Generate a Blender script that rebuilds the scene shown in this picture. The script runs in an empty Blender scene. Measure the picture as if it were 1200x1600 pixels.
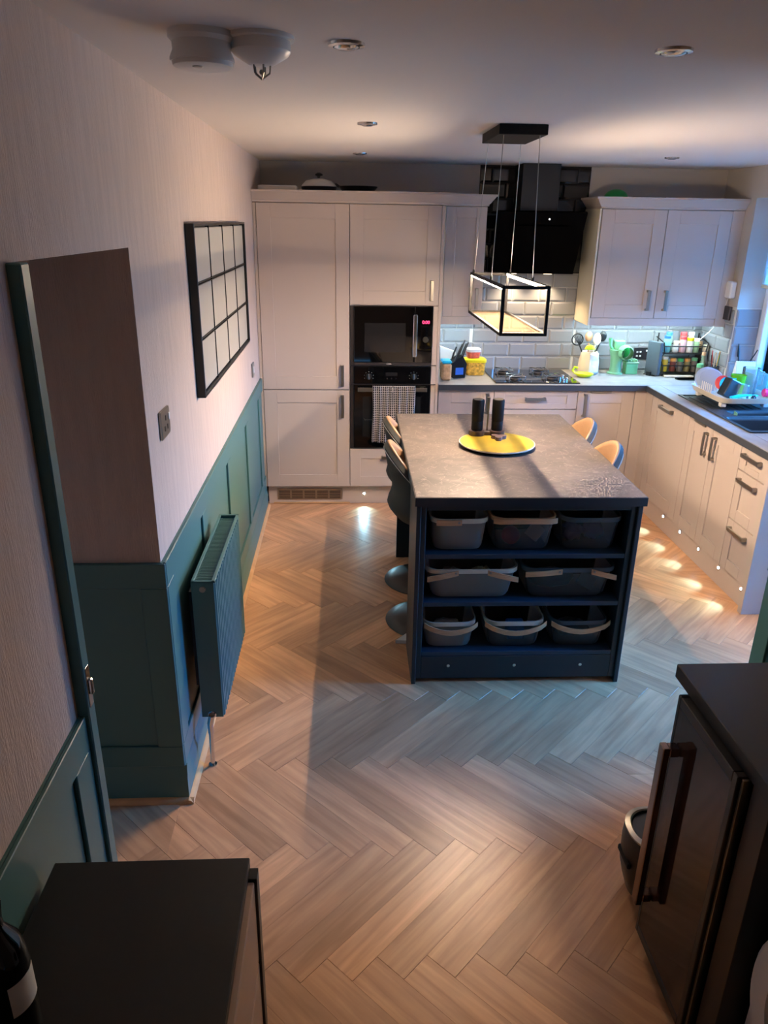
import bpy, bmesh, math, random
from mathutils import Vector, Matrix
R = math.radians
rnd = random.Random(7)
S = bpy.context.scene
COL = S.collection

# ---------------------------------------------------------------- camera
cam_d = bpy.data.cameras.new('camera'); cam = bpy.data.objects.new('camera', cam_d); COL.objects.link(cam)
S.camera = cam
PITCH, YAW, ROLL, FOC = R(21.3076), R(3.1301), R(0.921), 1167.6173
fw = Vector((math.sin(YAW)*math.cos(PITCH), math.cos(YAW)*math.cos(PITCH), -math.sin(PITCH)))
rt = Vector((math.cos(YAW), -math.sin(YAW), 0)); up = rt.cross(fw)
rt2 = rt*math.cos(ROLL)+up*math.sin(ROLL); up2 = -rt*math.sin(ROLL)+up*math.cos(ROLL)
m3 = Matrix((rt2, up2, -fw)).transposed()
cam.matrix_world = Matrix.Translation((0.5699, -5.1831, 1.9722)) @ m3.to_4x4()
cam_d.sensor_fit = 'VERTICAL'; cam_d.sensor_height = 36.0
cam_d.lens = FOC/1600*36.0
cam_d.clip_start = 0.05

# ---------------------------------------------------------------- world: blue evening sky
W = bpy.data.worlds.new('sky'); S.world = W; W.use_nodes = True
nt_ = W.node_tree; bg = nt_.nodes['Background']; bg.inputs[1].default_value = 62.0
tc_ = nt_.nodes.new('ShaderNodeTexCoord'); sp_ = nt_.nodes.new('ShaderNodeSeparateXYZ'); rp_ = nt_.nodes.new('ShaderNodeValToRGB'); mr_ = nt_.nodes.new('ShaderNodeMapRange')
mr_.inputs['From Min'].default_value = -1; nt_.links.new(tc_.outputs['Generated'], sp_.inputs[0]); nt_.links.new(sp_.outputs['Z'], mr_.inputs['Value']); nt_.links.new(mr_.outputs[0], rp_.inputs[0])
e_ = rp_.color_ramp.elements; e_[0].position = .485; e_[0].color = (.008, .03, .06, 1); e_[1].position = .51; e_[1].color = (.02, .15, .38, 1)
e_ = e_.new(.86); e_.color = (.08, .50, 1.5, 1)
nt_.links.new(rp_.outputs[0], bg.inputs[0])

# ---------------------------------------------------------------- exposure
S.view_settings.view_transform = 'Standard'; S.view_settings.look = 'None'
S.view_settings.gamma = 1; S.view_settings.use_curve_mapping = False
S.view_settings.exposure = 0.35
S.cycles.use_denoising = True
S.cycles.max_bounces = 10; S.cycles.diffuse_bounces = 5; S.cycles.transparent_max_bounces = 24
S.cycles.sample_clamp_indirect = 6.0

DOWN_W, PEND_E, WARM = 0.0, 1000.0, (1.0, 0.68, 0.44)

def lamp(name, typ, loc, energy, color, rot=(0, 0, 0), parent=None, **kw):
    d = bpy.data.lights.new(name, typ); o = bpy.data.objects.new(name, d); COL.objects.link(o)
    d.energy = energy; d.color = color; o.location = loc; o.rotation_euler = rot
    for k, v in kw.items(): setattr(d, k, v)
    return o
def portal(name, loc, sx, sy, rot):
    o = lamp(name, 'AREA', loc, 1, (1, 1, 1), rot, shape='RECTANGLE', size=sx, size_y=sy)
    o.data.cycles.is_portal = True
portal('window_portal', (3.56, -0.575, 1.54), 1.22, 1.35, (0, R(90), 0))
portal('patio_portal', (3.56, -2.385, 1.05), 2.1, .67, (0, R(90), 0))

# ---------------------------------------------------------------- mesh builder
class MB:
    def __init__(s): s.v = []; s.f = []; s.m = []; s.c = 0
    def add(s, vs, fs):
        n = len(s.v); s.v += [tuple(p) for p in vs]; s.f += [tuple(i+n for i in f) for f in fs]; s.m += [s.c]*len(fs); return s
    def mat(s, i): s.c = i; return s
    def box(s, x0, x1, y0, y1, z0, z1, c=0):
        lo = (min(x0, x1), min(y0, y1), min(z0, z1)); hi = (max(x0, x1), max(y0, y1), max(z0, z1))
        if c <= 0:
            vs = [((lo, hi)[i & 1][0], (lo, hi)[i >> 1 & 1][1], (lo, hi)[i >> 2][2]) for i in range(8)]
            return s.add(vs, [(0, 2, 3, 1), (4, 5, 7, 6), (0, 1, 5, 4), (2, 6, 7, 3), (0, 4, 6, 2), (1, 3, 7, 5)])
        c = min(c, .49*min(hi[k]-lo[k] for k in range(3)))
        vs = []
        for i in range(8):
            for k in range(3):
                p = []
                for a in range(3):
                    h = i >> a & 1; e = (lo, hi)[h][a]
                    p.append(e if a == k else e+(c if not h else -c))
                vs.append(p)
        V = lambda i, k: i*3+k
        fs = []
        for k in range(3):
            a, b = [q for q in range(3) if q != k]
            for h in (0, 1):
                fs.append(tuple(V((h << k) | (p << a) | (q << b), k) for p, q in ((0, 0), (1, 0), (1, 1), (0, 1))))
            for p in (0, 1):
                for q in (0, 1):
                    base = (p << a) | (q << b)
                    fs.append((V(base, a), V(base | 1 << k, a), V(base | 1 << k, b), V(base, b)))
        for i in range(8): fs.append((V(i, 0), V(i, 1), V(i, 2)))
        return s.add(vs, fs)
    def lathe(s, p, prof, n=24, axis='z', sx=1, sy=1, cap=True):
        vs = []; fs = []
        for r, z in prof:
            for i in range(n):
                a = 2*math.pi*i/n; q = (r*math.cos(a)*sx, r*math.sin(a)*sy, z)
                if axis == 'x': q = (q[2], q[0], q[1])
                elif axis == 'y': q = (q[0], q[2], q[1])
                vs.append((p[0]+q[0], p[1]+q[1], p[2]+q[2]))
        for j in range(len(prof)-1):
            for i in range(n):
                k = (i+1) % n; fs.append((j*n+i, j*n+k, (j+1)*n+k, (j+1)*n+i))
        if cap:
            fs.append(tuple(range(n-1, -1, -1))); fs.append(tuple((len(prof)-1)*n+i for i in range(n)))
        return s.add(vs, fs)
    def cyl(s, p, r, h, n=24, axis='z', c=0, r2=None):
        r2 = r if r2 is None else r2
        pr = [(r, 0), (r2, h)] if c <= 0 else [(r-c, 0), (r, c), (r2, h-c), (r2-c, h)]
        return s.lathe(p, pr, n, axis)
    def tube(s, pts, r, n=8, closed=False, flat=None):
        P = [Vector(p) for p in pts]; N = len(P); vs = []; fs = []
        prev = None
        for i in range(N):
            t = (P[(i+1) % N]-P[(i-1) % N]) if closed else (P[min(i+1, N-1)]-P[max(i-1, 0)])
            if t.length < 1e-9: t = Vector((0, 0, 1))
            t.normalize()
            if prev is None:
                ref = Vector((0, 0, 1)) if abs(t.z) < .9 else Vector((1, 0, 0)); u = t.cross(ref).normalized()
            else:
                u = (prev-t*prev.dot(t))
                u = u.normalized() if u.length > 1e-6 else t.orthogonal().normalized()
            prev = u; w = t.cross(u); rr = r[i] if isinstance(r, (list, tuple)) else r
            for k in range(n):
                a = 2*math.pi*(k+.5)/n; vs.append(P[i]+u*math.cos(a)*rr+w*math.sin(a)*rr*(flat or 1))
        for i in range(N if closed else N-1):
            j = (i+1) % N
            for k in range(n):
                l = (k+1) % n; fs.append((i*n+k, i*n+l, j*n+l, j*n+k))
        if not closed:
            fs.append(tuple(range(n-1, -1, -1))); fs.append(tuple((N-1)*n+k for k in range(n)))
        return s.add(vs, fs)
    def prism(s, poly, a0, a1, plane='xy'):
        def q(p, h):
            if plane == 'xy': return (p[0], p[1], h)
            if plane == 'xz': return (p[0], h, p[1])
            return (h, p[0], p[1])
        n = len(poly)
        vs = [q(p, a0) for p in poly]+[q(p, a1) for p in poly]
        fs = [tuple(range(n-1, -1, -1)), tuple(range(n, 2*n))]+[(i, (i+1) % n, n+(i+1) % n, n+i) for i in range(n)]
        return s.add(vs, fs)
    def grid(s, fn, nu, nv, closed=False):
        vs = [fn(i/(nu if closed else nu-1), j/(nv-1)) for j in range(nv) for i in range(nu)]
        fs = []
        for j in range(nv-1):
            for i in range(nu if closed else nu-1):
                k = (i+1) % nu; fs.append((j*nu+i, j*nu+k, (j+1)*nu+k, (j+1)*nu+i))
        return s.add(vs, fs)
    def sphere(s, p, r, n=20, sz=1, sx=1, sy=1, z0=-1, z1=1):
        a0, a1 = math.asin(z0), math.asin(z1); pr = []
        for i in range(n//2+1):
            a = a0+(a1-a0)*i/(n//2); pr.append((max(r*math.cos(a), 1e-5), r*sz*math.sin(a)))
        return s.lathe(p, pr, n, 'z', sx, sy)
    def xf(s, M):
        s.v = [tuple(M @ Vector(p)) for p in s.v]; return s
def rotz(a, p=(0, 0, 0)): return Matrix.Translation(p) @ Matrix.Rotation(R(a), 4, 'Z')
def rrect(w, d, r, n=5, cx=0, cy=0):
    out = []
    for sx, sy, a0 in ((1, 1, 0), (-1, 1, 90), (-1, -1, 180), (1, -1, 270)):
        for i in range(n+1):
            a = R(a0+90*i/n); out.append((cx+sx*(w/2-r)+r*math.cos(a), cy+sy*(d/2-r)+r*math.sin(a)))
    return out
def loft(mb, rings, cap0=True, cap1=True):
    n = len(rings[0]); vs = [p for r in rings for p in r]; fs = []
    for j in range(len(rings)-1):
        for i in range(n):
            k = (i+1) % n; fs.append((j*n+i, j*n+k, (j+1)*n+k, (j+1)*n+i))
    if cap0: fs.append(tuple(range(n-1, -1, -1)))
    if cap1: fs.append(tuple((len(rings)-1)*n+i for i in range(n)))
    return mb.add(vs, fs)

ORG = {}
def mesh(name, mb, mats, smooth=35, recalc=True):
    me = bpy.data.meshes.new(name); me.from_pydata(mb.v, [], mb.f)
    for m in (mats if isinstance(mats, (list, tuple)) else [mats]): me.materials.append(m)
    if any(mb.m): me.polygons.foreach_set('material_index', mb.m)
    if recalc:
        bm = bmesh.new(); bm.from_mesh(me); bmesh.ops.recalc_face_normals(bm, faces=bm.faces); bm.to_mesh(me); bm.free()
    if smooth:
        me.shade_smooth(); me.set_sharp_from_angle(angle=R(smooth))
    me.update(); return me
def obj(name, mb, mats, parent=None, label=None, world=True, smooth=35, recalc=True):
    off = ORG.get(parent.name, Vector()) if parent and world else Vector()
    if off.length: mb.v = [(p[0]-off.x, p[1]-off.y, p[2]-off.z) for p in mb.v]
    o = bpy.data.objects.new(name, mesh(name, mb, mats, smooth, recalc)); COL.objects.link(o)
    if parent: o.parent = parent
    ORG[o.name] = off.copy()
    if label: o['label'] = label
    return o
def tag(o, label, cat, group=None):
    o['label'] = label; o['category'] = cat
    if group: o['group'] = group
    return o
def thing(name, label, cat, loc=(0, 0, 0), rz=0, group=None):
    o = bpy.data.objects.new(name, None); COL.objects.link(o); o.location = loc; o.rotation_euler = (0, 0, R(rz))
    o.empty_display_size = .05
    ORG[o.name] = Vector(loc) if not rz else Vector(loc)
    return tag(o, label, cat, group)
def struct(name, mb, mats, parent=None, **k):
    o = obj(name, mb, mats, parent, **k)
    if not parent: o['kind'] = 'structure'
    return o
def dup(root, loc, rz, label, group=None):
    r = root.copy(); COL.objects.link(r); r.location = loc; r.rotation_euler = (0, 0, R(rz)); r['label'] = label
    if group: r['group'] = group
    def rec(a, b):
        for ch in list(a.children):
            c = ch.copy(); COL.objects.link(c); c.parent = b; rec(ch, c)
    rec(root, r)
    return r

# ---------------------------------------------------------------- materials
def lin(c):
    c = c/255.0
    return c/12.92 if c <= .04045 else ((c+.055)/1.055)**2.4
def hexc(h): return (lin(int(h[0:2], 16)), lin(int(h[2:4], 16)), lin(int(h[4:6], 16)), 1)
def mat(name, h, rough=.5, metal=0, var=0, vscale=8, bump=0, bscale=200, stretch=(1, 1, 1), coat=0, trans=0, alpha=1, spec=.5):
    m = bpy.data.materials.new(name); m.use_nodes = True; nt = m.node_tree; b = nt.nodes['Principled BSDF']
    c = hexc(h) if isinstance(h, str) else (*h, 1)
    b.inputs['Base Color'].default_value = c; b.inputs['Roughness'].default_value = rough; b.inputs['Metallic'].default_value = metal
    b.inputs['Coat Weight'].default_value = coat; b.inputs['Transmission Weight'].default_value = trans; b.inputs['Alpha'].default_value = alpha
    b.inputs['Specular IOR Level'].default_value = spec
    if var or bump:
        tc = nt.nodes.new('ShaderNodeTexCoord'); mp = nt.nodes.new('ShaderNodeMapping'); mp.inputs['Scale'].default_value = stretch
        nt.links.new(tc.outputs['Object'], mp.inputs[0])
    if var:
        n = nt.nodes.new('ShaderNodeTexNoise'); n.inputs['Scale'].default_value = vscale; n.inputs['Detail'].default_value = 6
        nt.links.new(mp.outputs[0], n.inputs['Vector'])
        r = nt.nodes.new('ShaderNodeMapRange'); r.inputs['From Min'].default_value = .3; r.inputs['From Max'].default_value = .7
        r.inputs['To Min'].default_value = 1-var; r.inputs['To Max'].default_value = 1+var
        nt.links.new(n.outputs['Fac'], r.inputs['Value'])
        mx = nt.nodes.new('ShaderNodeMix'); mx.data_type = 'RGBA'; mx.blend_type = 'MULTIPLY'; mx.inputs['Factor'].default_value = 1
        mx.inputs['A'].default_value = c; nt.links.new(r.outputs[0], mx.inputs['B']); nt.links.new(mx.outputs['Result'], b.inputs['Base Color'])
    if bump:
        n = nt.nodes.new('ShaderNodeTexNoise'); n.inputs['Scale'].default_value = bscale; n.inputs['Detail'].default_value = 4
        nt.links.new(mp.outputs[0], n.inputs['Vector'])
        bp = nt.nodes.new('ShaderNodeBump'); bp.inputs['Strength'].default_value = bump; bp.inputs['Distance'].default_value = .01
        nt.links.new(n.outputs['Fac'], bp.inputs['Height']); nt.links.new(bp.outputs[0], b.inputs['Normal'])
    return m
def emit(name, col, s):
    m = bpy.data.materials.new(name); m.use_nodes = True; b = m.node_tree.nodes['Principled BSDF']
    b.inputs['Base Color'].default_value = (*col, 1); b.inputs['Emission Color'].default_value = (*col, 1); b.inputs['Emission Strength'].default_value = s
    return m
def see_through(name, h, a, rough=.08, gl=.5, ior=1.45):
    """thin clear sheet: transparent, tinted, with a Fresnel gloss and a share a of diffuse body"""
    m = bpy.data.materials.new(name); m.use_nodes = True; nt = m.node_tree; nt.nodes.clear()
    o = nt.nodes.new('ShaderNodeOutputMaterial'); t = nt.nodes.new('ShaderNodeBsdfTransparent'); d = nt.nodes.new('ShaderNodeBsdfDiffuse')
    g = nt.nodes.new('ShaderNodeBsdfGlossy'); f = nt.nodes.new('ShaderNodeFresnel'); m1 = nt.nodes.new('ShaderNodeMixShader'); m2 = nt.nodes.new('ShaderNodeMixShader')
    c = hexc(h); d.inputs[0].default_value = c; t.inputs[0].default_value = tuple(.6+.4*q for q in c[:3])+(1,)
    g.inputs['Roughness'].default_value = rough; f.inputs[0].default_value = ior
    m1.inputs[0].default_value = a
    L = nt.links.new
    L(t.outputs[0], m1.inputs[1]); L(d.outputs[0], m1.inputs[2]); L(f.outputs[0], m2.inputs[0]); L(m1.outputs[0], m2.inputs[1]); L(g.outputs[0], m2.inputs[2])
    L(m2.outputs[0], o.inputs[0]); return m

M = {}
M['ceiling'] = mat('ceiling_paint', 'dbd2cb', .9)
M['paper'] = mat('wallpaper', 'c3afa2', .75, var=.07, vscale=40, bump=.35, bscale=260, stretch=(1, 1, .12))
M['wall'] = mat('wall_paint', 'b3aca4', .85)
M['teal'] = mat('teal_paint', '47706f', .42)
M['oakstrip'] = mat('oak_beading', 'c79d6f', .5, var=.12, vscale=12)
M['cream'] = mat('cashmere_door', 'b7a9a0', .32, spec=.5)
M['carcass'] = mat('cream_carcass', 'd6ccb4', .45)
M['nickel'] = mat('brushed_nickel', 'a09a90', .3, 1)
M['chrome'] = mat('chrome', 'd8d8d8', .12, 1)
M['chromedark'] = mat('chrome_dark_reflection', '7a6a64', .18, 1)  # chrome darkened: the dark surroundings it mirrors are put into the colour
M['steel'] = mat('dark_steel', '4a4648', .35, .8)
M['blackglass'] = mat('black_glass', '060607', .05, coat=.5)
M['black'] = mat('black_satin', '0b0b0c', .4)
M['hoodblack'] = mat('hood_black_glass', '050506', .25, spec=.02)
M['matblack'] = mat('black_matt', '090909', .6, spec=.2)
M['navy'] = mat('dark_navy_paint', '1f2a33', .4)
M['navybluelit'] = mat('navy_blue_lit', '22384c', .38)  # bluer copy of the navy paint: blue light on the shelves put into colour
M['charc'] = mat('charcoal_fabric', '2f3231', .75, bump=.2, bscale=400)
M['tan'] = mat('tan_leather', '88694e', .5, var=.06, vscale=30)
M['white'] = mat('white_plastic', 'dcd8d2', .4)
M['offwhite'] = mat('cream_plastic', 'd8cdb8', .45)
M['yellow'] = mat('yellow_plastic', 'e5cf10', .35)
M['lime'] = mat('lime_silicone', 'cfe21a', .4)
M['sage'] = mat('sage_plastic', '6fa57c', .35)
M['mint'] = mat('mint_plastic', '62b07e', .35)
M['green'] = mat('green_plastic', '1c9a4a', .35)
M['turq'] = mat('turquoise_plastic', '18b3d6', .35)
M['red'] = mat('red_plastic', 'd23a3c', .4)
M['pink'] = mat('pink_plastic', 'd81b70', .4)
M['orange'] = mat('orange_plastic', 'd99a4c', .5)
M['blue'] = mat('blue_plastic', '2b66c4', .4)
M['brown'] = mat('brown_paper', 'b98e63', .8, var=.25, vscale=30, bump=.5, bscale=60)
M['paperw'] = mat('white_paper', 'dcdcda', .8)
M['slate'] = mat('slate_card', '44505a', .6)
M['wood'] = mat('light_wood', 'c79a72', .5, var=.15, vscale=15, stretch=(1, 1, 6))
M['darkwood'] = mat('dark_wood', '3a2a26', .4, var=.2, vscale=20)
M['glass'] = see_through('clear_glass', 'd8ecf0', .12)
M['frost'] = see_through('frosted_sheet', '6e5c4a', .16, .45, ior=1.0001)
M['meshgrey'] = see_through('grey_wire_mesh', 'b0aea8', .36, .5)
M['meshdark'] = see_through('dark_wire_mesh', '4a5054', .42, .5)
M['paleglass'] = see_through('pale_blue_glass', 'b9cdea', .6, .15)
M['pane'] = see_through('window_glass', 'ffffff', .0, .02)
M['cooler'] = see_through('smoked_glass', '2e211b', .55, .06)  # brown diffuse share also paints in reflections and the interior behind the glass
M['tilegrey'] = mat('grey_tile_glaze', '85868a', .12)
M['tileblk'] = mat('black_tile_glaze', '15161a', .1)
M['grout'] = mat('grout', 'c9c6c0', .9)
M['groutd'] = mat('dark_grout', '1c1c1e', .9)
M['upvc'] = mat('white_upvc', 'dfe3e6', .3)
M['led'] = emit('pendant_led', (1, .755, .53), PEND_E)
M['ledsoft'] = emit('pendant_soft_led', (1, .86, .70), 5)
M['ledcool'] = emit('cool_led_strip', (.66, .92, 1), 150)
M['ledplinth'] = emit('plinth_led', (.7, .88, 1), 40)
M['ledwarm'] = emit('warm_lamp', (1, .75, .5), 3)
M['digits'] = emit('red_digits', (1, .04, .15), 3)

def stone(name, h, h2):
    m = bpy.data.materials.new(name); m.use_nodes = True; nt = m.node_tree; b = nt.nodes['Principled BSDF']; L = nt.links.new
    tc = nt.nodes.new('ShaderNodeTexCoord'); n1 = nt.nodes.new('ShaderNodeTexNoise'); n1.inputs['Scale'].default_value = 5; n1.inputs['Detail'].default_value = 8; n1.inputs['Distortion'].default_value = 1.5
    n2 = nt.nodes.new('ShaderNodeTexNoise'); n2.inputs['Scale'].default_value = 7; n2.inputs['Detail'].default_value = 5; n2.inputs['Distortion'].default_value = 3
    L(tc.outputs['Object'], n1.inputs['Vector']); L(tc.outputs['Object'], n2.inputs['Vector'])
    r1 = nt.nodes.new('ShaderNodeValToRGB'); r1.color_ramp.elements[0].position = .3; r1.color_ramp.elements[1].position = .75
    r1.color_ramp.elements[0].color = hexc(h); r1.color_ramp.elements[1].color = hexc(h2); L(n1.outputs['Fac'], r1.inputs[0])
    r2 = nt.nodes.new('ShaderNodeValToRGB'); e = r2.color_ramp.elements; e[0].position = .485; e[0].color = (0, 0, 0, 1); e[1].position = .5; e[1].color = (1, 1, 1, 1)
    e2 = e.new(.515); e2.color = (0, 0, 0, 1); L(n2.outputs['Fac'], r2.inputs[0])
    mx = nt.nodes.new('ShaderNodeMix'); mx.data_type = 'RGBA'; mx.inputs['B'].default_value = hexc('92877e')
    mt = nt.nodes.new('ShaderNodeMath'); mt.operation = 'MULTIPLY'; mt.inputs[1].default_value = .6; L(r2.outputs[0], mt.inputs[0]); L(mt.outputs[0], mx.inputs['Factor'])
    L(r1.outputs[0], mx.inputs['A']); L(mx.outputs['Result'], b.inputs['Base Color'])
    b.inputs['Roughness'].default_value = .46
    bp = nt.nodes.new('ShaderNodeBump'); bp.inputs['Strength'].default_value = .12; L(n1.outputs['Fac'], bp.inputs['Height']); L(bp.outputs[0], b.inputs['Normal'])
    return m
M['worktop'] = stone('stone_worktop', '47413e', '635a54')
M['worktopk'] = stone('stone_worktop_kitchen', '837f7a', '9c9790')
M['edge'] = mat('shaded_worktop_edge', '343a42', .4)  # shade on the unlit worktop front is put into this colour
M['blacktop'] = mat('black_laminate', '141414', .45, var=.15, vscale=60)

def plank_mat():
    m = bpy.data.materials.new('oak_plank'); m.use_nodes = True; nt = m.node_tree; b = nt.nodes['Principled BSDF']; L = nt.links.new
    tc = nt.nodes.new('ShaderNodeTexCoord'); oi = nt.nodes.new('ShaderNodeObjectInfo')
    off = nt.nodes.new('ShaderNodeVectorMath'); off.operation = 'MULTIPLY_ADD'; off.inputs[1].default_value = (1, 1, 1)
    sc = nt.nodes.new('ShaderNodeMath'); sc.operation = 'MULTIPLY'; sc.inputs[1].default_value = 50; L(oi.outputs['Random'], sc.inputs[0])
    L(tc.outputs['Object'], off.inputs[0]); L(sc.outputs[0], off.inputs[2])
    mp = nt.nodes.new('ShaderNodeMapping'); mp.inputs['Scale'].default_value = (1.5, 22, 8); L(off.outputs[0], mp.inputs[0])
    n = nt.nodes.new('ShaderNodeTexNoise'); n.inputs['Scale'].default_value = 1.6; n.inputs['Detail'].default_value = 9; n.inputs['Distortion'].default_value = .6; L(mp.outputs[0], n.inputs['Vector'])
    mp2 = nt.nodes.new('ShaderNodeMapping'); mp2.inputs['Scale'].default_value = (3, 9, 3); L(off.outputs[0], mp2.inputs[0])
    n2 = nt.nodes.new('ShaderNodeTexNoise'); n2.inputs['Scale'].default_value = 1.3; n2.inputs['Detail'].default_value = 3; L(mp2.outputs[0], n2.inputs['Vector'])
    r = nt.nodes.new('ShaderNodeValToRGB'); e = r.color_ramp.elements; e[0].position = .3; e[0].color = hexc('bb8a62'); e[1].position = .68; e[1].color = hexc('daa87c')
    x = e.new(.48); x.color = hexc('cb9970'); L(n.outputs['Fac'], r.inputs[0])
    rv = nt.nodes.new('ShaderNodeMapRange'); rv.inputs['To Min'].default_value = .74; rv.inputs['To Max'].default_value = 1.14; L(oi.outputs['Random'], rv.inputs['Value'])
    r2 = nt.nodes.new('ShaderNodeMapRange'); r2.inputs['From Min'].default_value = .3; r2.inputs['From Max'].default_value = .7; r2.inputs['To Min'].default_value = .86; r2.inputs['To Max'].default_value = 1.1; L(n2.outputs['Fac'], r2.inputs['Value'])
    mu = nt.nodes.new('ShaderNodeMath'); mu.operation = 'MULTIPLY'; L(rv.outputs[0], mu.inputs[0]); L(r2.outputs[0], mu.inputs[1])
    mx = nt.nodes.new('ShaderNodeMix'); mx.data_type = 'RGBA'; mx.blend_type = 'MULTIPLY'; mx.inputs['Factor'].default_value = 1
    L(r.outputs[0], mx.inputs['A']); L(mu.outputs[0], mx.inputs['B']); L(mx.outputs['Result'], b.inputs['Base Color'])
    b.inputs['Roughness'].default_value = .34
    bp = nt.nodes.new('ShaderNodeBump'); bp.inputs['Strength'].default_value = .12; bp.inputs['Distance'].default_value = .004; L(n.outputs['Fac'], bp.inputs['Height']); L(bp.outputs[0], b.inputs['Normal'])
    return m
M['plank'] = plank_mat()
M['joint'] = mat('dark_joint', '2e241d', .8)
def check_mat():
    m = bpy.data.materials.new('checked_cloth'); m.use_nodes = True; nt = m.node_tree; b = nt.nodes['Principled BSDF']; L = nt.links.new
    tc = nt.nodes.new('ShaderNodeTexCoord'); sp = nt.nodes.new('ShaderNodeSeparateXYZ'); L(tc.outputs['Object'], sp.inputs[0])
    outs = []
    for ax in ('X', 'Z'):
        a = nt.nodes.new('ShaderNodeMath'); a.operation = 'MULTIPLY'; a.inputs[1].default_value = 75 if ax == 'X' else 62; L(sp.outputs[ax], a.inputs[0])
        f = nt.nodes.new('ShaderNodeMath'); f.operation = 'FRACT'; L(a.outputs[0], f.inputs[0])
        g = nt.nodes.new('ShaderNodeMath'); g.operation = 'GREATER_THAN'; g.inputs[1].default_value = .72 if ax == 'X' else .80; L(f.outputs[0], g.inputs[0]); outs.append(g)
    s = nt.nodes.new('ShaderNodeMath'); s.operation = 'ADD'; L(outs[0].outputs[0], s.inputs[0]); L(outs[1].outputs[0], s.inputs[1])
    r = nt.nodes.new('ShaderNodeValToRGB'); r.color_ramp.interpolation = 'CONSTANT'; e = r.color_ramp.elements; e[0].color = hexc('191619'); e[1].position = .3; e[1].color = hexc('a39a98')
    h = nt.nodes.new('ShaderNodeMath'); h.operation = 'MULTIPLY'; h.inputs[1].default_value = .5; L(s.outputs[0], h.inputs[0]); L(h.outputs[0], r.inputs[0]); L(r.outputs[0], b.inputs['Base Color'])
    b.inputs['Roughness'].default_value = .9; return m
M['check'] = check_mat()

# ================================================================ SETTING
ZC = 2.348; LW = -.022; RW = 3.32; BW = .57
# ---- floor with herringbone planks
fb = MB(); fb.box(-.14, 3.62, -3.0, .69, -.06, -.012); fb.box(-.14, 2.17, -6.2, -3.0, -.06, -.012); fb.box(-1.05, -.14, -3.9, -2.9, -.06, -.012)
floor = struct('floor', fb, M['joint'])
def clip(poly, rect):
    x0, x1, y0, y1 = rect
    for ax, lim, sgn in ((0, x0, 1), (0, x1, -1), (1, y0, 1), (1, y1, -1)):
        out = []
        for i in range(len(poly)):
            a, b = poly[i], poly[(i+1) % len(poly)]
            da, db = (a[ax]-lim)*sgn, (b[ax]-lim)*sgn
            if da >= 0: out.append(a)
            if (da > 0 > db) or (da < 0 < db):
                t = da/(da-db); out.append((a[0]+(b[0]-a[0])*t, a[1]+(b[1]-a[1])*t))
        poly = out
        if len(poly) < 3: return []
    return poly
PL, PW = .610, .1017; PX, PY = .8697, -3.7208; q2 = math.sqrt(.5)
u0, v0 = (PX+PY)*q2, (-PX+PY)*q2
def pmesh(poly):
    mb = MB(); n = len(poly); cx = sum(p[0] for p in poly)/n; cy = sum(p[1] for p in poly)/n
    ins = []
    for x, y in poly:
        d = math.hypot(cx-x, cy-y); ins.append((x+(cx-x)/d*.0022, y+(cy-y)/d*.0022))
    vs = [(x, y, -.012) for x, y in poly]+[(x, y, -.0018) for x, y in poly]+[(x, y, 0) for x, y in ins]
    fs = [tuple(range(2*n, 3*n))]
    for j in (0, 1): fs += [(j*n+i, j*n+(i+1) % n, (j+1)*n+(i+1) % n, (j+1)*n+i) for i in range(n)]
    return mb.add(vs, fs)
full_me = mesh('plank', pmesh([(-PL/2, -PW/2), (PL/2, -PW/2), (PL/2, PW/2), (-PL/2, PW/2)]), M['plank'], 0, False)
rects = [(-.03, 3.33, -2.92, .10), (-.03, 2.06, -6.1, -2.919), (-1.0, -.029, -3.75, -2.97)]
view = lambda x, y: -1.05 < x < 3.2 and -4.75 < y < .12 and not (x < .33 and y < -4.2) and not (x > 1.6 and y < -3.55) and not (x > 2.78 and y > -1.7)
rest = MB(); npl = 0
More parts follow.
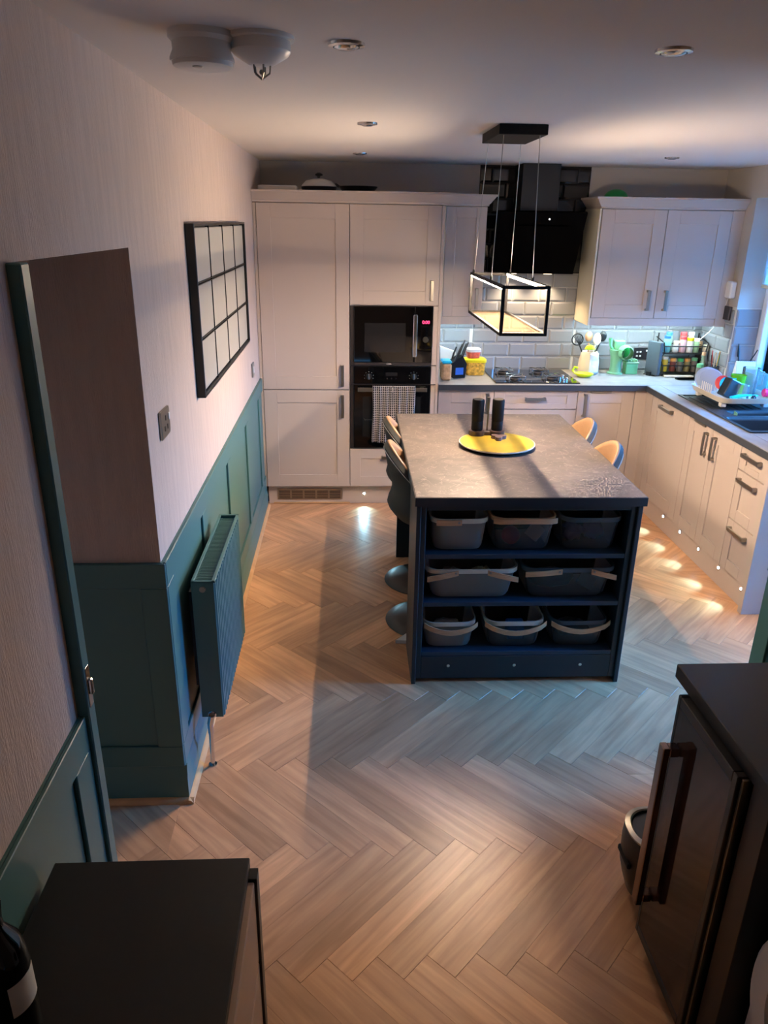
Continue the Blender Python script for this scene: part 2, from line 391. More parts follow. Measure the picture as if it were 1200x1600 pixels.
for sh in range(-6, 7):
    for k in range(-45, 46):
        for typ in (0, 1):
            uo, vo = u0+k*PW+sh*PL, v0-k*PW+sh*PL
            if typ: uo, vo = uo+PL, vo
            a, b = (PL, PW) if typ == 0 else (PW, PL)
            cu, cv = uo+a/2, vo+b/2; cx, cy = (cu-cv)*q2, (cu+cv)*q2
            if not (-1.6 < cx < 3.9 and -6.6 < cy < .9): continue
            ang = 45 if typ == 0 else 135
            ca, sa = math.cos(R(ang)), math.sin(R(ang))
            quad = [(cx+x*ca-y*sa, cy+x*sa+y*ca) for x, y in ((-PL/2, -PW/2), (PL/2, -PW/2), (PL/2, PW/2), (-PL/2, PW/2))]
            inside = all(any(r_[0] <= x <= r_[1] and r_[2] <= y <= r_[3] for r_ in rects) for i in range(4) for x, y in [((quad[i][0]*(1-f_)+quad[(i+1) % 4][0]*f_), (quad[i][1]*(1-f_)+quad[(i+1) % 4][1]*f_)) for f_ in (0, .25, .5, .75)])
            for rc in ([(-9, 9, -9, 9)] if inside else rects):
                pc = clip(quad, rc)
                if len(pc) < 3: continue
                ar = abs(sum(pc[i][0]*pc[(i+1) % len(pc)][1]-pc[(i+1) % len(pc)][0]*pc[i][1] for i in range(len(pc))))/2
                if ar < 2e-4: continue
                loc = [((x-cx)*ca+(y-cy)*sa, -(x-cx)*sa+(y-cy)*ca) for x, y in pc]
                mx_, my_ = sum(p[0] for p in pc)/len(pc), sum(p[1] for p in pc)/len(pc)
                if view(mx_, my_) and npl < 300 and ar > .004:
                    me = full_me if ar > PL*PW*.999 else mesh('plank', pmesh(loc), M['plank'], 0, False)
                    o = bpy.data.objects.new('plank', me); COL.objects.link(o); o.parent = floor; o.location = (cx, cy, 0); o.rotation_euler = (0, 0, R(ang)); npl += 1
                else:
                    t = pmesh(loc); t.xf(Matrix.Translation((cx, cy, 0)) @ Matrix.Rotation(R(ang), 4, 'Z')); rest.add(t.v, t.f)
o = obj('planks_elsewhere', rest, M['plank'], floor, smooth=0, recalc=False); o['kind'] = 'stuff'; o.name = 'plank_field'
print('planks', npl)

# ---- ceiling and walls
cb = MB(); cb.box(-.14, 3.62, -3.03, .69, ZC, ZC+.1); cb.box(-.14, 2.17, -6.2, -3.03, ZC, ZC+.1); cb.box(-1.05, -.14, -3.9, -2.87, ZC, ZC+.1)
struct('ceiling', cb, M['ceiling'])
YJ, YN = -2.985, -3.74
wl = MB(); wl.box(-.14, LW, YJ, .69, 0, ZC); wl.box(-.14, LW, YN, YJ, 1.893, ZC)
wall_left = struct('wall_left', wl, M['paper'])
wn = MB(); wn.box(-.14, LW, -6.2, YN, 0, ZC)
wall_hall_left = struct('wall_left.001', wn, M['paper'])
wa = MB(); wa.box(-1.05, -.14, YJ, YJ+.12, 0, ZC); wa.box(-1.05, -.95, -3.9, YJ, 0, ZC); wa.box(-.95, -.14, -3.9, -3.78, 0, ZC)
wall_alcove = struct('wall_alcove', wa, M['paper'])
wb = MB(); wb.box(-.14, 3.62, BW, .69, 0, ZC)
wall_back = struct('wall_back', wb, M['wall'])
WY0, WY1, WZ0, WZ1 = -1.25, .1, .93, 2.15; DY0, DY1 = -2.72, -2.05
wr = MB(); wr.box(RW, 3.62, WY1, BW, 0, ZC); wr.box(RW, 3.62, WY0, WY1, 0, WZ0-.03); wr.box(RW, 3.62, WY0, WY1, WZ1, ZC); wr.box(RW, 3.62, DY1, WY0, 0, ZC)
wr.box(RW, 3.62, DY0, DY1, 2.1, ZC); wr.box(RW, 3.62, -2.91, DY0, 0, ZC)
wall_right = struct('wall_right', wr, M['wall'])
wf = MB(); wf.box(2.05, 3.62, -3.03, -2.91, 0, ZC)
struct('wall_front', wf, M['wall'])
wh = MB(); wh.box(2.05, 2.17, -6.2, -3.03, 0, ZC)
wall_hall_right = struct('wall_right.001', wh, M['paper'])
wz = MB(); wz.box(-.14, 2.17, -6.3, -6.2, 0, ZC); struct('wall_hall', wz, M['paper'])

# dado panelling
def dado_x(parent, y0, y1, stiles, face=LW, sg=1, z1=.943):
    t = MB(); t.box(face, face+sg*.006, y0, y1, 0, z1); obj('dado_board', t, M['teal'], parent)
    t = MB(); t.box(face+sg*.006, face+sg*.016, y0, y1, .857, z1, .002); obj('top_rail', t, M['teal'], parent)
    t = MB(); t.box(face+sg*.006, face+sg*.016, y0, y1, .15, .235, .002); obj('bottom_rail', t, M['teal'], parent)
    for a, b in stiles:
        t = MB(); t.box(face+sg*.006, face+sg*.016, a, b, .235, .857, .002); obj('stile', t, M['teal'], parent)
dado_x(wall_left, YJ, 0, [(YJ, YJ+.09), (-2.352, -2.262), (-1.655, -1.565), (-.922, -.832), (-.24, -.15)])
dado_x(wall_hall_left, -5.2, YN, [(-3.872, YN), (-4.6, -4.51)])
dado_x(wall_hall_right, -3.5, -2.90, [(-2.99, -2.91)], 2.05, -1)
t = MB(); t.box(-.95, LW+.006, YJ-.006, YJ, 0, .943); t.box(-.95, LW+.016, YJ-.016, YJ-.006, .857, .943, .002); t.box(-.95, LW+.016, YJ-.016, YJ-.006, .15, .235, .002)
t.box(LW-.07, LW+.016, YJ-.016, YJ-.006, .235, .857, .002); obj('dado_board', t, M['teal'], wall_left)
sk = [(0, 0), (.022, 0), (.022, .10), (.016, .115), (.016, .135), (.008, .15), (0, .15)]
t = MB(); t.prism([(LW+a, z) for a, z in sk], YJ, 0, 'xz'); struct('baseboard_left', t, M['teal'])
t = MB(); t.prism([(YJ-a, z) for a, z in sk], -.95, LW+.022, 'yz'); struct('baseboard_alcove', t, M['teal'])
t = MB(); t.prism([(LW+a, z) for a, z in sk], -5.2, YN, 'xz'); struct('baseboard_hall', t, M['teal'])
qd = [(0, 0), (.018, 0), (.016, .008), (.008, .016), (0, .018)]
t = MB(); t.prism([(LW+.022+a, z) for a, z in qd], YJ-.04, 0, 'xz'); t.prism([(YJ-.022-a, z) for a, z in qd], -.95, LW+.04, 'yz'); struct('trim_1', t, M['oakstrip'])
# door edge at the near side of the opening
dr = MB(); dr.box(-.14, .004, YN-.042, YN-.004, 0, 1.893, .003)
door1 = struct('door_1', dr, M['teal'])
t = MB(); t.box(.003, .006, YN-.034, YN-.012, .96, 1.06, .001); t.box(.004, .014, YN-.029, YN-.017, .99, 1.03, .003); obj('latch', t, M['chrome'], door1, 'chrome door latch')

# ---- window and patio door in the right wall
def glazed(name, x, y0, y1, z0, z1, mull):
    f = MB(); w = .06
    f.box(x, x+.07, y0, y0+w, z0, z1, .006); f.box(x, x+.07, y1-w, y1, z0, z1, .006); f.box(x, x+.07, y0+w, y1-w, z0, z0+w, .006); f.box(x, x+.07, y0+w, y1-w, z1-w, z1, .006)
    for m_ in mull: f.box(x, x+.07, m_-.04, m_+.04, z0+w, z1-w, .006)
    fr = struct(name, f, M['upvc'])
    e = [y0+w]+[q for m_ in mull for q in (m_-.04, m_+.04)]+[y1-w]
    for i in range(0, len(e), 2):
        g = MB(); g.box(x+.03, x+.036, e[i], e[i+1], z0+w, z1-w); obj('pane', g, M['pane'], fr)
    return fr
win = glazed('window_1', 3.50, WY0, WY1, WZ0, WZ1, [-.36])
t = MB(); t.box(RW-.02, 3.52, WY0, WY1, WZ0-.03, WZ0, .004); obj('window_sill', t, M['upvc'], win)
glazed('door_2', 3.50, DY0, DY1, 0.0, 2.1, [])
t = MB()
for x0, x1 in ((RW, 3.50),):
    t.box(x0-.004, x1, WY1-.004, WY1+.0, 1.432, WZ1)
# window reveal tiles are built with the other tiles below
bl = MB(); bl.box(3.455, 3.458, WY0+.03, WY1-.02, 1.60, 2.11)
M['blind'] = None
def blind_mat():
    m = bpy.data.materials.new('palm_print_blind'); m.use_nodes = True; nt = m.node_tree; nt.nodes.clear(); L = nt.links.new
    o = nt.nodes.new('ShaderNodeOutputMaterial'); d = nt.nodes.new('ShaderNodeBsdfDiffuse'); t = nt.nodes.new('ShaderNodeBsdfTranslucent'); mx = nt.nodes.new('ShaderNodeMixShader'); mx.inputs[0].default_value = .7
    d.inputs[0].default_value = hexc('dfe4e4'); t.inputs[0].default_value = hexc('dfe4e4'); L(d.outputs[0], mx.inputs[1]); L(t.outputs[0], mx.inputs[2]); L(mx.outputs[0], o.inputs[0]); return m
M['blind'] = blind_mat()
blind = tag(obj('roller_blind', bl, M['blind']), 'white roller blind with dark palm print hanging in the right-hand window', 'blind')
t = MB(); t.cyl((3.44, WY0+.03, 2.125), .02, WY1-WY0-.05, 16, 'y'); obj('roller', t, M['upvc'], blind)
t = MB(); t.box(3.449, 3.463, WY0+.03, WY1-.02, 1.575, 1.60, .004); obj('bottom_bar', t, M['offwhite'], blind)
M['leafprint'] = mat('leaf_print', '0a4a58', .8)
t = MB()
def leaf(mb, y, z, a, l, w, x=3.4535):
    pts = []
    for s_, sg in ((0, 1), (.25, 1), (.5, 1), (.75, 1), (1, 0), (.75, -1), (.5, -1), (.25, -1)):
        ww = w*math.sin(math.pi*min(s_, .98))**.7*sg; pts.append((y+l*s_*math.cos(a)-ww*math.sin(a), z+l*s_*math.sin(a)+ww*math.cos(a)))
    mb.prism(pts, x, x+.001, 'yz')
for cy, cz in ((-.02, 1.98), (-.27, 1.93), (-.5, 2.0), (-.75, 1.92)):
    for i in range(9): leaf(t, cy, cz-.1, R(20+i*18), .10+.03*(i % 2), .012)
    for i in range(6): leaf(t, cy+.01, cz-.12, R(205+i*24), .09, .008)
obj('palm_print', t, M['leafprint'], blind, 'dark teal printed palm leaves')['kind'] = 'stuff'
t = MB()
for cy in (-.03, -.3, -.6):
    for i in range(8):
        a = R(i*45+10); t.tube([(3.4535, cy, 1.76), (3.4535, cy+.09*math.cos(a), 1.76+.09*math.sin(a))], .0018, 4)
obj('line_print', t, mat('grey_line_print', '8fa6ae', .8), blind, 'grey printed line flowers')['kind'] = 'stuff'

# ---- tiles
def tile_mesh(x0, x1, z0, z1, fl):
    mb = MB(); w = .0018; x0 += w; x1 -= w; z0 += w; z1 -= w; d = .012; e = .009
    mb.add([(x0, 0, z0), (x1, 0, z0), (x1, 0, z1), (x0, 0, z1), (x0, -.004, z0), (x1, -.004, z0), (x1, -.004, z1), (x0, -.004, z1),
            (x0+d, -e, z0+d), (x1-d, -e, z0+d), (x1-d, -e, z1-d), (x0+d, -e, z1-d)],
           [(0, 1, 5, 4), (1, 2, 6, 5), (2, 3, 7, 6), (3, 0, 4, 7), (4, 5, 9, 8), (5, 6, 10, 9), (6, 7, 11, 10), (7, 4, 8, 11), (8, 9, 10, 11)])
    return mb
cache = {}
def tiles(parent, m, place, u0_, u1_, z0, z1, TW=.2035, TH=.1017, ph=1.617, zb=.9125, skip=None):
    """courses of half-bonded tiles between u0_ and u1_; place(u) -> (location, rotation z)"""
    r = 0
    while True:
        a, b = zb+r*TH, zb+(r+1)*TH
        if a >= z1-.008: break
        lo, hi = max(a, z0), min(b, z1)
        if hi-lo > .02:
            k = math.floor((u0_-ph)/TW)-1; st = ph+k*TW+(TW/2 if r % 2 == 0 else 0)
            u = st
            while u < u1_:
                p, q = max(u, u0_), min(u+TW, u1_); u += TW
                if q-p < .03 or (skip and skip(p, q, lo, hi)): continue
                key = (round(q-p, 4), round(hi-lo, 4), m.name)
                if key not in cache: cache[key] = mesh('tile', tile_mesh(0, q-p, 0, hi-lo, 1), m, 0, False)
                o = bpy.data.objects.new('tile', cache[key]); COL.objects.link(o); o.parent = parent
                loc, rz = place(p); o.location = (loc[0], loc[1], lo); o.rotation_euler = (0, 0, rz)
        r += 1
g = MB(); g.box(1.22, RW, BW-.003, BW, .90, 1.36); obj('grout_bed', g, M['grout'], wall_back)
g = MB(); g.box(1.536, 2.314, BW-.003, BW, 1.36, 1.625); obj('grout_bed', g, M['grout'], wall_back)
g = MB(); g.box(1.526, 2.322, BW-.003, BW, 1.625, ZC); obj('grout_bed', g, M['groutd'], wall_back, 'dark grout')
bp_ = lambda u: ((u, BW-.003), 0)
tiles(wall_back, M['tilegrey'], bp_, 1.222, 1.537, .9125, 1.32); tiles(wall_back, M['tilegrey'], bp_, 2.313, RW, .9125, 1.32)
tiles(wall_back, M['tilegrey'], bp_, 1.537, 2.313, .9125, 1.625); tiles(wall_back, M['tileblk'], bp_, 1.528, 2.32, 1.627, ZC-.002)
g = MB(); g.box(RW-.003, RW, WY1, BW, .90, 1.44); obj('grout_bed', g, M['grout'], wall_right)
tiles(wall_right, M['tilegrey'], lambda u: ((RW-.003, -u), R(-90)), -BW, -WY1, .9125, 1.43)
g = MB(); g.box(RW, 3.50, WY1-.003, WY1, WZ0, 1.435); obj('grout_bed', g, M['grout'], wall_right)
tiles(wall_right, M['tilegrey'], lambda u: ((u, WY1-.003), 0), RW+.002, 3.497, .935, 1.435, zb=.93, TH=.125, ph=RW-.1, TW=.6)

# ================================================================ KITCHEN UNITS
def shaker(x0, x1, z0, z1, y=0, t=.02, st=.09, rec=.007):
    """shaker door front facing -y: stiles, rails and a recessed centre panel"""
    mb = MB(); c = .0014; sw = min(st, (x1-x0)*.3); sh = min(st, (z1-z0)*.28)
    mb.box(x0, x0+sw, y, y+t, z0, z1, c); mb.box(x1-sw, x1, y, y+t, z0, z1, c)
    mb.box(x0+sw, x1-sw, y, y+t, z0, z0+sh, c); mb.box(x0+sw, x1-sw, y, y+t, z1-sh, z1, c)
    mb.box(x0+sw, x1-sw, y+rec, y+t-.001, z0+sh, z1-sh)
    return mb
def bar_handle(p0, p1, y, w=.022, d=.03):
    mb = MB(); (a, b), (c, e) = p0, p1
    if abs(e-b) > abs(c-a):
        mb.box(a-w/2, a+w/2, y-d, y-d+.008, b, e, .002); mb.box(a-w/2, a+w/2, y-d+.006, y, b, b+.014, .002); mb.box(a-w/2, a+w/2, y-d+.006, y, e-.014, e, .002)
    else:
        mb.box(a, c, y-d, y-d+.008, b-w/2, b+w/2, .002); mb.box(a, a+.014, y-d+.006, y, b-w/2, b+w/2, .002); mb.box(c-.014, c, y-d+.006, y, b-w/2, b+w/2, .002)
    return mb
G = .002
def front(parent, x0, x1, z0, z1, y=0, h=None, name='door', xfm=None, **k):
    mb = shaker(x0+G, x1-G, z0+G, z1-G, y, **k)
    hb = bar_handle(h[0], h[1], y) if h else None
    if xfm: mb.xf(xfm); hb and hb.xf(xfm)
    d = obj(name, mb, M['cream'], parent)
    if hb: obj('handle', hb, M['nickel'], d, 'brushed nickel bar handle')
    return d
# tall larder / fridge housing
c = thing('fridge_cabinet', 'tall cream fridge cabinet with two shaker doors in the back left corner', 'cabinet', (.3, .3, 0))
b = MB(); b.box(0.0, .6, .021, .565, .15, 2.068); b.box(-.02, -.001, .004, .06, .15, 2.068, .001); obj('body', b, M['cream'], c)
front(c, 0, .6, .866, 2.07, 0, ((.549, .893), (.549, 1.04))); front(c, 0, .6, .15, .864, 0, ((.549, .669), (.549, .83)))
# oven housing
c = thing('oven_cabinet', 'tall cream oven cabinet holding the microwave above the oven', 'cabinet', (.9, .3, 0))
b = MB(); b.box(.601, .62, .021, .565, .15, 2.068); b.box(1.2, 1.219, 0, .565, .0, 2.07, .001); b.box(.62, 1.2, .55, .565, .15, 2.068); b.box(.62, 1.2, .021, .55, 1.437, 2.068); b.box(.62, 1.2, .021, .55, .15, .440)
b.box(.62, 1.2, .021, .55, 1.030, 1.0355); obj('body', b, M['cream'], c)
b = MB(); b.box(1.168, 1.199, .002, .021, 1.040, 1.437, .001); b.box(1.168, 1.199, .002, .021, .907, 1.033, .001); b.box(1.168, 1.199, .002, .021, .443, .903, .001); obj('filler_strip', b, M['cream'], c)
front(c, .6, 1.2, 1.441, 2.07, 0, ((1.15, 1.473), (1.15, 1.605))); front(c, .6, 1.2, .15, .440, 0, ((.83, .376), (.985, .376)), 'drawer', st=.075)
# microwave
mw = thing('microwave', 'built-in black microwave with upright steel handle above the oven', 'microwave', (.9, .1, 1.04))
b = MB(); b.box(.622, 1.165, .004, .42, 1.038, 1.436, .002); obj('body', b, M['black'], mw)
b = MB(); b.box(.603, .627, -.001, .02, 1.040, 1.436, .001); obj('side_trim', b, M['steel'], mw)
b = MB(); b.box(.629, 1.04, -.012, .004, 1.06, 1.434, .002); d = obj('door', b, M['blackglass'], mw)
b = MB(); b.box(.70, .98, -.0135, -.012, 1.13, 1.325); obj('window', b, mat('microwave_window', '1c1c1e', .12), d)
b = MB(); b.box(1.045, 1.163, -.012, .004, 1.06, 1.434, .002); p = obj('control_panel', b, M['blackglass'], mw)
b = MB(); b.cyl((1.118, -.024, 1.216), .020, .013, 24, 'y', .002); obj('dial', b, M['black'], p)
b = MB(); b.box(1.03, 1.058, -.042, -.032, 1.10, 1.385, .004); b.box(1.036, 1.052, -.034, -.011, 1.11, 1.13); b.box(1.036, 1.052, -.034, -.011, 1.355, 1.375); obj('handle', b, M['chrome'], mw, 'upright brushed steel handle')
b = MB(); b.box(.604, 1.199, -.006, .004, 1.0362, 1.0392); b.box(.629, 1.163, -.010, .004, 1.0395, 1.058, .001); obj('bottom_trim', b, M['steel'], mw)
def text(s_, loc, size, m, parent, rx=90, rz=0, name='lettering'):
    cu = bpy.data.curves.new(name, 'FONT'); cu.body = s_; cu.size = size; cu.align_x = 'CENTER'; cu.extrude = .0004; cu.materials.append(m)
    o = bpy.data.objects.new(name, cu); COL.objects.link(o); o.parent = parent; off = ORG.get(parent.name, Vector())
    bpy.context.view_layer.update(); me = bpy.data.meshes.new_from_object(o); bpy.data.objects.remove(o)
    o = bpy.data.objects.new(name, me); COL.objects.link(o); o.parent = parent
    o.location = Vector(loc)-off; o.rotation_euler = (R(rx), 0, R(rz)); return o
text('0:00', (1.118, -.0128, 1.323), .03, M['digits'], mw, name='clock_digits')
text('CDA', (.87, -.0105, 1.044), .016, M['white'], mw)
# oven
ov = thing('oven', 'built-in black oven with two towels over its door handle', 'oven', (.9, .1, .443))
b = MB(); b.box(.622, 1.165, .004, .5, .445, 1.030, .002); obj('body', b, M['black'], ov)
b = MB(); b.box(.603, .627, -.001, .02, .444, 1.033, .001); obj('side_trim', b, M['steel'], ov)
b = MB(); b.box(.629, 1.163, -.012, .004, .912, 1.033, .002); cp = obj('control_panel', b, M['blackglass'], ov)
for kx in (.732, 1.045):
    b = MB(); b.cyl((kx, -.018, .963), .021, .006, 24, 'y', .001); k_ = obj('knob', b, M['black'], ov)
    b = MB(); b.box(kx-.006, kx+.006, -.034, -.018, .944, .982, .003); obj('grip', b, M['chrome'], k_, 'chrome grip')
b = MB(); b.box(.85, .93, -.0128, -.012, .966, .99); obj('display', b, mat('dim_display', '1a1a1d', .2), cp)
for kx in (.86, .89, .92):
    b = MB(); b.cyl((kx, -.0135, .948), .004, .0015, 12, 'y'); obj('button', b, M['steel'], cp)
for kx in (.732, 1.045):
    for a in range(-3, 4):
        an = R(90+a*38); b = MB(); b.cyl((kx+.032*math.cos(an), -.0126, .963+.032*math.sin(an)), .0018, .0008, 8, 'y'); obj('dial_mark', b, M['white'], cp)
b = MB(); b.box(.604, 1.199, -.013, .004, .905, .909); obj('seam_trim', b, M['steel'], ov)
b = MB(); b.box(.629, 1.163, -.012, .004, .447, .902, .002); od = obj('door', b, M['blackglass'], ov)
b = MB(); b.box(.69, 1.10, -.0132, -.012, .53, .82); obj('window', b, mat('oven_window', '16181b', .1), od)
b = MB(); b.tube([(.71, -.0135, .655), (1.08, -.0135, .655)], .0012, 6); b.tube([(.71, -.0135, .65), (.70, -.0135, .665)], .0012, 6); obj('rack', b, M['chrome'], od)
b = MB(); b.box(.655, 1.137, -.048, -.040, .862, .890, .002); b.box(.67, .70, -.042, -.011, .868, .884); b.box(1.09, 1.12, -.042, -.011, .868, .884); obj('handle', b, M['nickel'], od, 'flat steel bar handle')
def towel(x0, x1, z1, ph, label):
    mb = MB(); yb = -.044
    def fn(side):
        def f(u, v):
            x = x0+(x1-x0)*u+.006*math.sin(v*5+ph)*v; zz = .898-(.898-z1)*v-.012*u*v
            return (x, yb-side*(.014+(.4+.6*v)*(.009*math.sin(u*21+ph)+.004*math.sin(u*37+ph*2))), zz)
        return f
    mb.grid(fn(1), 40, 22)
    mb.grid(lambda u, v: (x0+(x1-x0)*u, yb-.0105+.021*v, .898+.006*math.sin(math.pi*v)), 24, 6)
    mb.grid(lambda u, v: (x0+(x1-x0)*u+.004, yb+.0105+.002*math.sin(u*15), .898-.14*v), 24, 8)
    o = tag(obj('tea_towel', mb, M['check'], recalc=False), label, 'towel')
    md = o.modifiers.new('thick', 'SOLIDIFY'); md.thickness = .002; md.offset = 0
    return o
towel(.758, .895, .505, 0, 'black and white checked tea towel hanging from the left half of oven handle')
towel(.90, 1.055, .585, 2, 'black and white checked tea towel hanging from the right half of oven handle')
# cornices
def sweep(mb, path, prof):
    P = [Vector((p[0], p[1])) for p in path]; rings = []
    for i, p in enumerate(P):
        d0 = (P[i]-P[i-1]).normalized() if i else None; d1 = (P[i+1]-P[i]).normalized() if i < len(P)-1 else None
        nrm = lambda d: Vector((d.y, -d.x))
        if d0 is None: m_ = nrm(d1)
        elif d1 is None: m_ = nrm(d0)
        else:
            a, b_ = nrm(d0), nrm(d1); m_ = (a+b_)/(1+a.dot(b_))
        rings.append([(p.x+m_.x*d, p.y+m_.y*d, z) for d, z in prof])
    return loft(mb, rings)
cprof = [(-.012, 2.072), (.006, 2.072), (.008, 2.084), (.014, 2.088), (.045, 2.128), (.052, 2.132), (.052, 2.144), (-.012, 2.144)]
b = MB(); sweep(b, [(LW+.002, 0), (1.219, 0), (1.219, .22), (1.535, .22), (1.535, BW-.014)], cprof); tag(obj('cornice', b, M['cream']), 'cream cornice along the top of the tall left-hand units', 'cornice')
b = MB(); sweep(b, [(2.316, BW-.014), (2.316, .22), (RW-.003, .22)], cprof); tag(obj('cornice', b, M['cream']), 'cream cornice along the top of the right wall cabinet', 'cornice')
# wall cabinets
c = thing('wall_cabinet', 'narrow pale wall cabinet between the tall units and the cooker hood', 'cabinet', (1.38, .4, 1.345))
b = MB(); b.box(1.221, 1.533, .241, .555, 1.345, 2.07); b.box(1.221, 1.253, .222, .241, 1.345, 2.07); obj('body', b, M['carcass'], c)
b = MB(); b.box(1.221, 1.534, .235, .253, 1.291, 1.344, .001); b.box(1.516, 1.534, .253, .555, 1.291, 1.344, .001); obj('pelmet', b, M['cream'], c)
front(c, 1.252, 1.534, 1.345, 2.07, .22, ((1.49, 1.40), (1.49, 1.54)), st=.07)
c = thing('wall_cabinet', 'two door pale wall cabinet with nickel handles right of the cooker hood', 'cabinet', (2.8, .4, 1.345))
b = MB(); b.box(2.318, RW-.002, .241, .555, 1.345, 2.07); b.box(3.237, RW-.002, .222, .241, 1.291, 2.07); obj('body', b, M['cream'], c)
b = MB(); b.box(2.305, 2.318, .222, .555, 1.291, 2.07, .001); obj('end_panel', b, M['carcass'], c)
b = MB(); b.box(2.318, 3.237, .235, .253, 1.291, 1.344, .001); obj('pelmet', b, M['cream'], c)
front(c, 2.322, 2.779, 1.345, 2.07, .22, ((2.715, 1.40), (2.715, 1.54))); front(c, 2.779, 3.237, 1.345, 2.07, .22, ((2.84, 1.40), (2.84, 1.54)))
# under-cabinet strip lights
for x0, x1, lb in ((1.24, 1.51, 'cool white strip light under the narrow wall cabinet'), (2.34, 3.22, 'cool white strip light under the right wall cabinet')):
    s_ = thing('strip_light', lb, 'light', ((x0+x1)/2, .33, 1.33))
    b = MB(); b.box(x0, x1, .32, .345, 1.336, 1.3445); obj('housing', b, M['white'], s_)
    b = MB(); b.box(x0+.005, x1-.005, .324, .341, 1.333, 1.336); obj('diffuser', b, M['ledcool'], s_)
# cooker hood
c = thing('cooker_hood', 'black angled glass cooker hood with chimney above the gas hob', 'cooker hood', (1.92, .5, 1.62))
b = MB(); b.box(1.775, 2.035, .31, .555, 1.98, ZC-.001, .002); obj('chimney', b, M['black'], c)
b = MB(); b.prism([(.42, 1.63), (.212, 2.04), (.235, 2.05), (.33, 2.05), (.555, 1.72), (.555, 1.63)], 1.62, 2.22, 'yz'); obj('body', b, M['hoodblack'], c)
def hoodpt(x, s_, off): return (x, .42-.208*s_-.9*off, 1.63+.41*s_-.45*off)
b = MB(); q = [hoodpt(1.755, .22, .014), hoodpt(2.085, .22, .014), hoodpt(2.105, .80, .014), hoodpt(1.735, .80, .014)]; q3 = [hoodpt(1.755, .22, .0), hoodpt(2.085, .22, .0), hoodpt(2.105, .80, .0), hoodpt(1.735, .80, .0)]
b.add(q+q3, [(0, 1, 2, 3), (7, 6, 5, 4), (0, 4, 5, 1), (1, 5, 6, 2), (2, 6, 7, 3), (3, 7, 4, 0)]); obj('glass_flap', b, M['hoodblack'], c)
b = MB(); p = hoodpt(1.965, .9, .004); b.sphere(p, .005, 10); obj('power_light', b, emit('white_indicator', (1, 1, 1), 4), c, 'small white indicator light')
for lx in (1.79, 2.05):
    b = MB(); b.cyl((lx, .48, 1.624), .03, .006, 20); l_ = obj('lamp', b, M['ledwarm'], c)
    lamp('hood_lamp', 'SPOT', (lx, .48, 1.61), 14, (1, .74, .45), (R(-8), 0, 0), spot_size=R(120), spot_blend=.7, shadow_soft_size=.02)
# base cabinets along the back wall
def plan(name, label, x0, x1, cat='cabinet'):
    c = thing(name, label, cat, ((x0+x1)/2, .3, .15)); b = MB(); b.box(x0+.001, x1-.001, .021, .555, .15, .87); obj('body', b, M['cream'], c); return c
c = plan('base_cabinet', 'cream single door base cabinet left of the hob drawers', 1.221, 1.62); front(c, 1.222, 1.62, .152, .868, 0, ((1.57, .70), (1.57, .845)))
c = plan('drawer_unit', 'cream drawer unit directly under the gas hob', 1.62, 2.222)
front(c, 1.62, 2.222, .732, .868, 0, ((1.84, .808), (1.99, .808)), 'drawer', st=.075); front(c, 1.62, 2.222, .445, .730, 0, ((1.84, .62), (1.99, .62)), 'drawer', st=.075); front(c, 1.62, 2.222, .152, .443, 0, ((1.84, .33), (1.99, .33)), 'drawer', st=.075)
c = plan('base_cabinet', 'cream single door base cabinet between hob drawers and corner', 2.222, 2.634); d = front(c, 2.222, 2.634, .152, .868, 0, ((2.275, .68), (2.275, .845)))
b = MB(); b.box(2.31, 2.46, -.012, 0, .852, .866, .002); obj('top_pull', b, M['nickel'], d)
c = thing('corner_post', 'plain cream corner post where the two base runs meet', 'cabinet', (2.68, .02, .15))
b = MB(); b.box(2.636, 2.74, 0, .02, .152, .868, .001); b.box(2.72, 2.74, -.115, -.001, .152, .868, .001); obj('post_face', b, M['cream'], c)
# base cabinets along the right wall (fronts face -x)
XF = 2.72
RX = lambda: Matrix.Translation((XF, 0, 0)) @ Matrix.Rotation(R(-90), 4, 'Z')     # local x -> -y ; local y -> x
def rplan(name, label, s0, s1):
    c = thing(name, label, 'cabinet', (3.0, -(s0+s1)/2, .15)); b = MB(); b.box(XF+.021, RW-.003, -s1+.001, -s0-.001, .15, .87 if s0 < .7 or s0 > 1.3 else .68); obj('body', b, M['cream'], c); return c
c = rplan('dishwasher_cabinet', 'cream appliance door with one level handle nearest the corner', .117, .717)
front(c, .117, .717, .152, .868, 0, ((.29, .825), (.48, .825)), xfm=RX())
c = rplan('sink_cabinet', 'cream double door cabinet with paired upright handles under the sink', .717, 1.374)
d = front(c, .717, 1.04, .152, .868, 0, ((.985, .69), (.985, .83)), xfm=RX(), st=.075); front(c, 1.04, 1.374, .152, .868, 0, ((1.09, .69), (1.09, .83)), xfm=RX(), st=.075)
b = MB(); b.box(.80, .95, -.012, 0, .852, .866, .002); b.xf(RX()); obj('top_pull', b, M['nickel'], d)
c = rplan('drawer_unit', 'narrow cream unit of three drawers at the near end of right run', 1.374, 1.65)
for z0, z1, hz in ((.734, .868, .825), (.448, .731, .685), (.152, .445, .40)): front(c, 1.374, 1.65, z0, z1, 0, ((1.42, hz), (1.60, hz)), 'drawer', xfm=RX(), st=.065)
b = MB(); b.box(2.715, RW-.003, -1.692, -1.652, 0, .87, .002); tag(obj('end_panel', b, M['cream']), 'plain cream end panel closing the right-hand base run', 'panel')
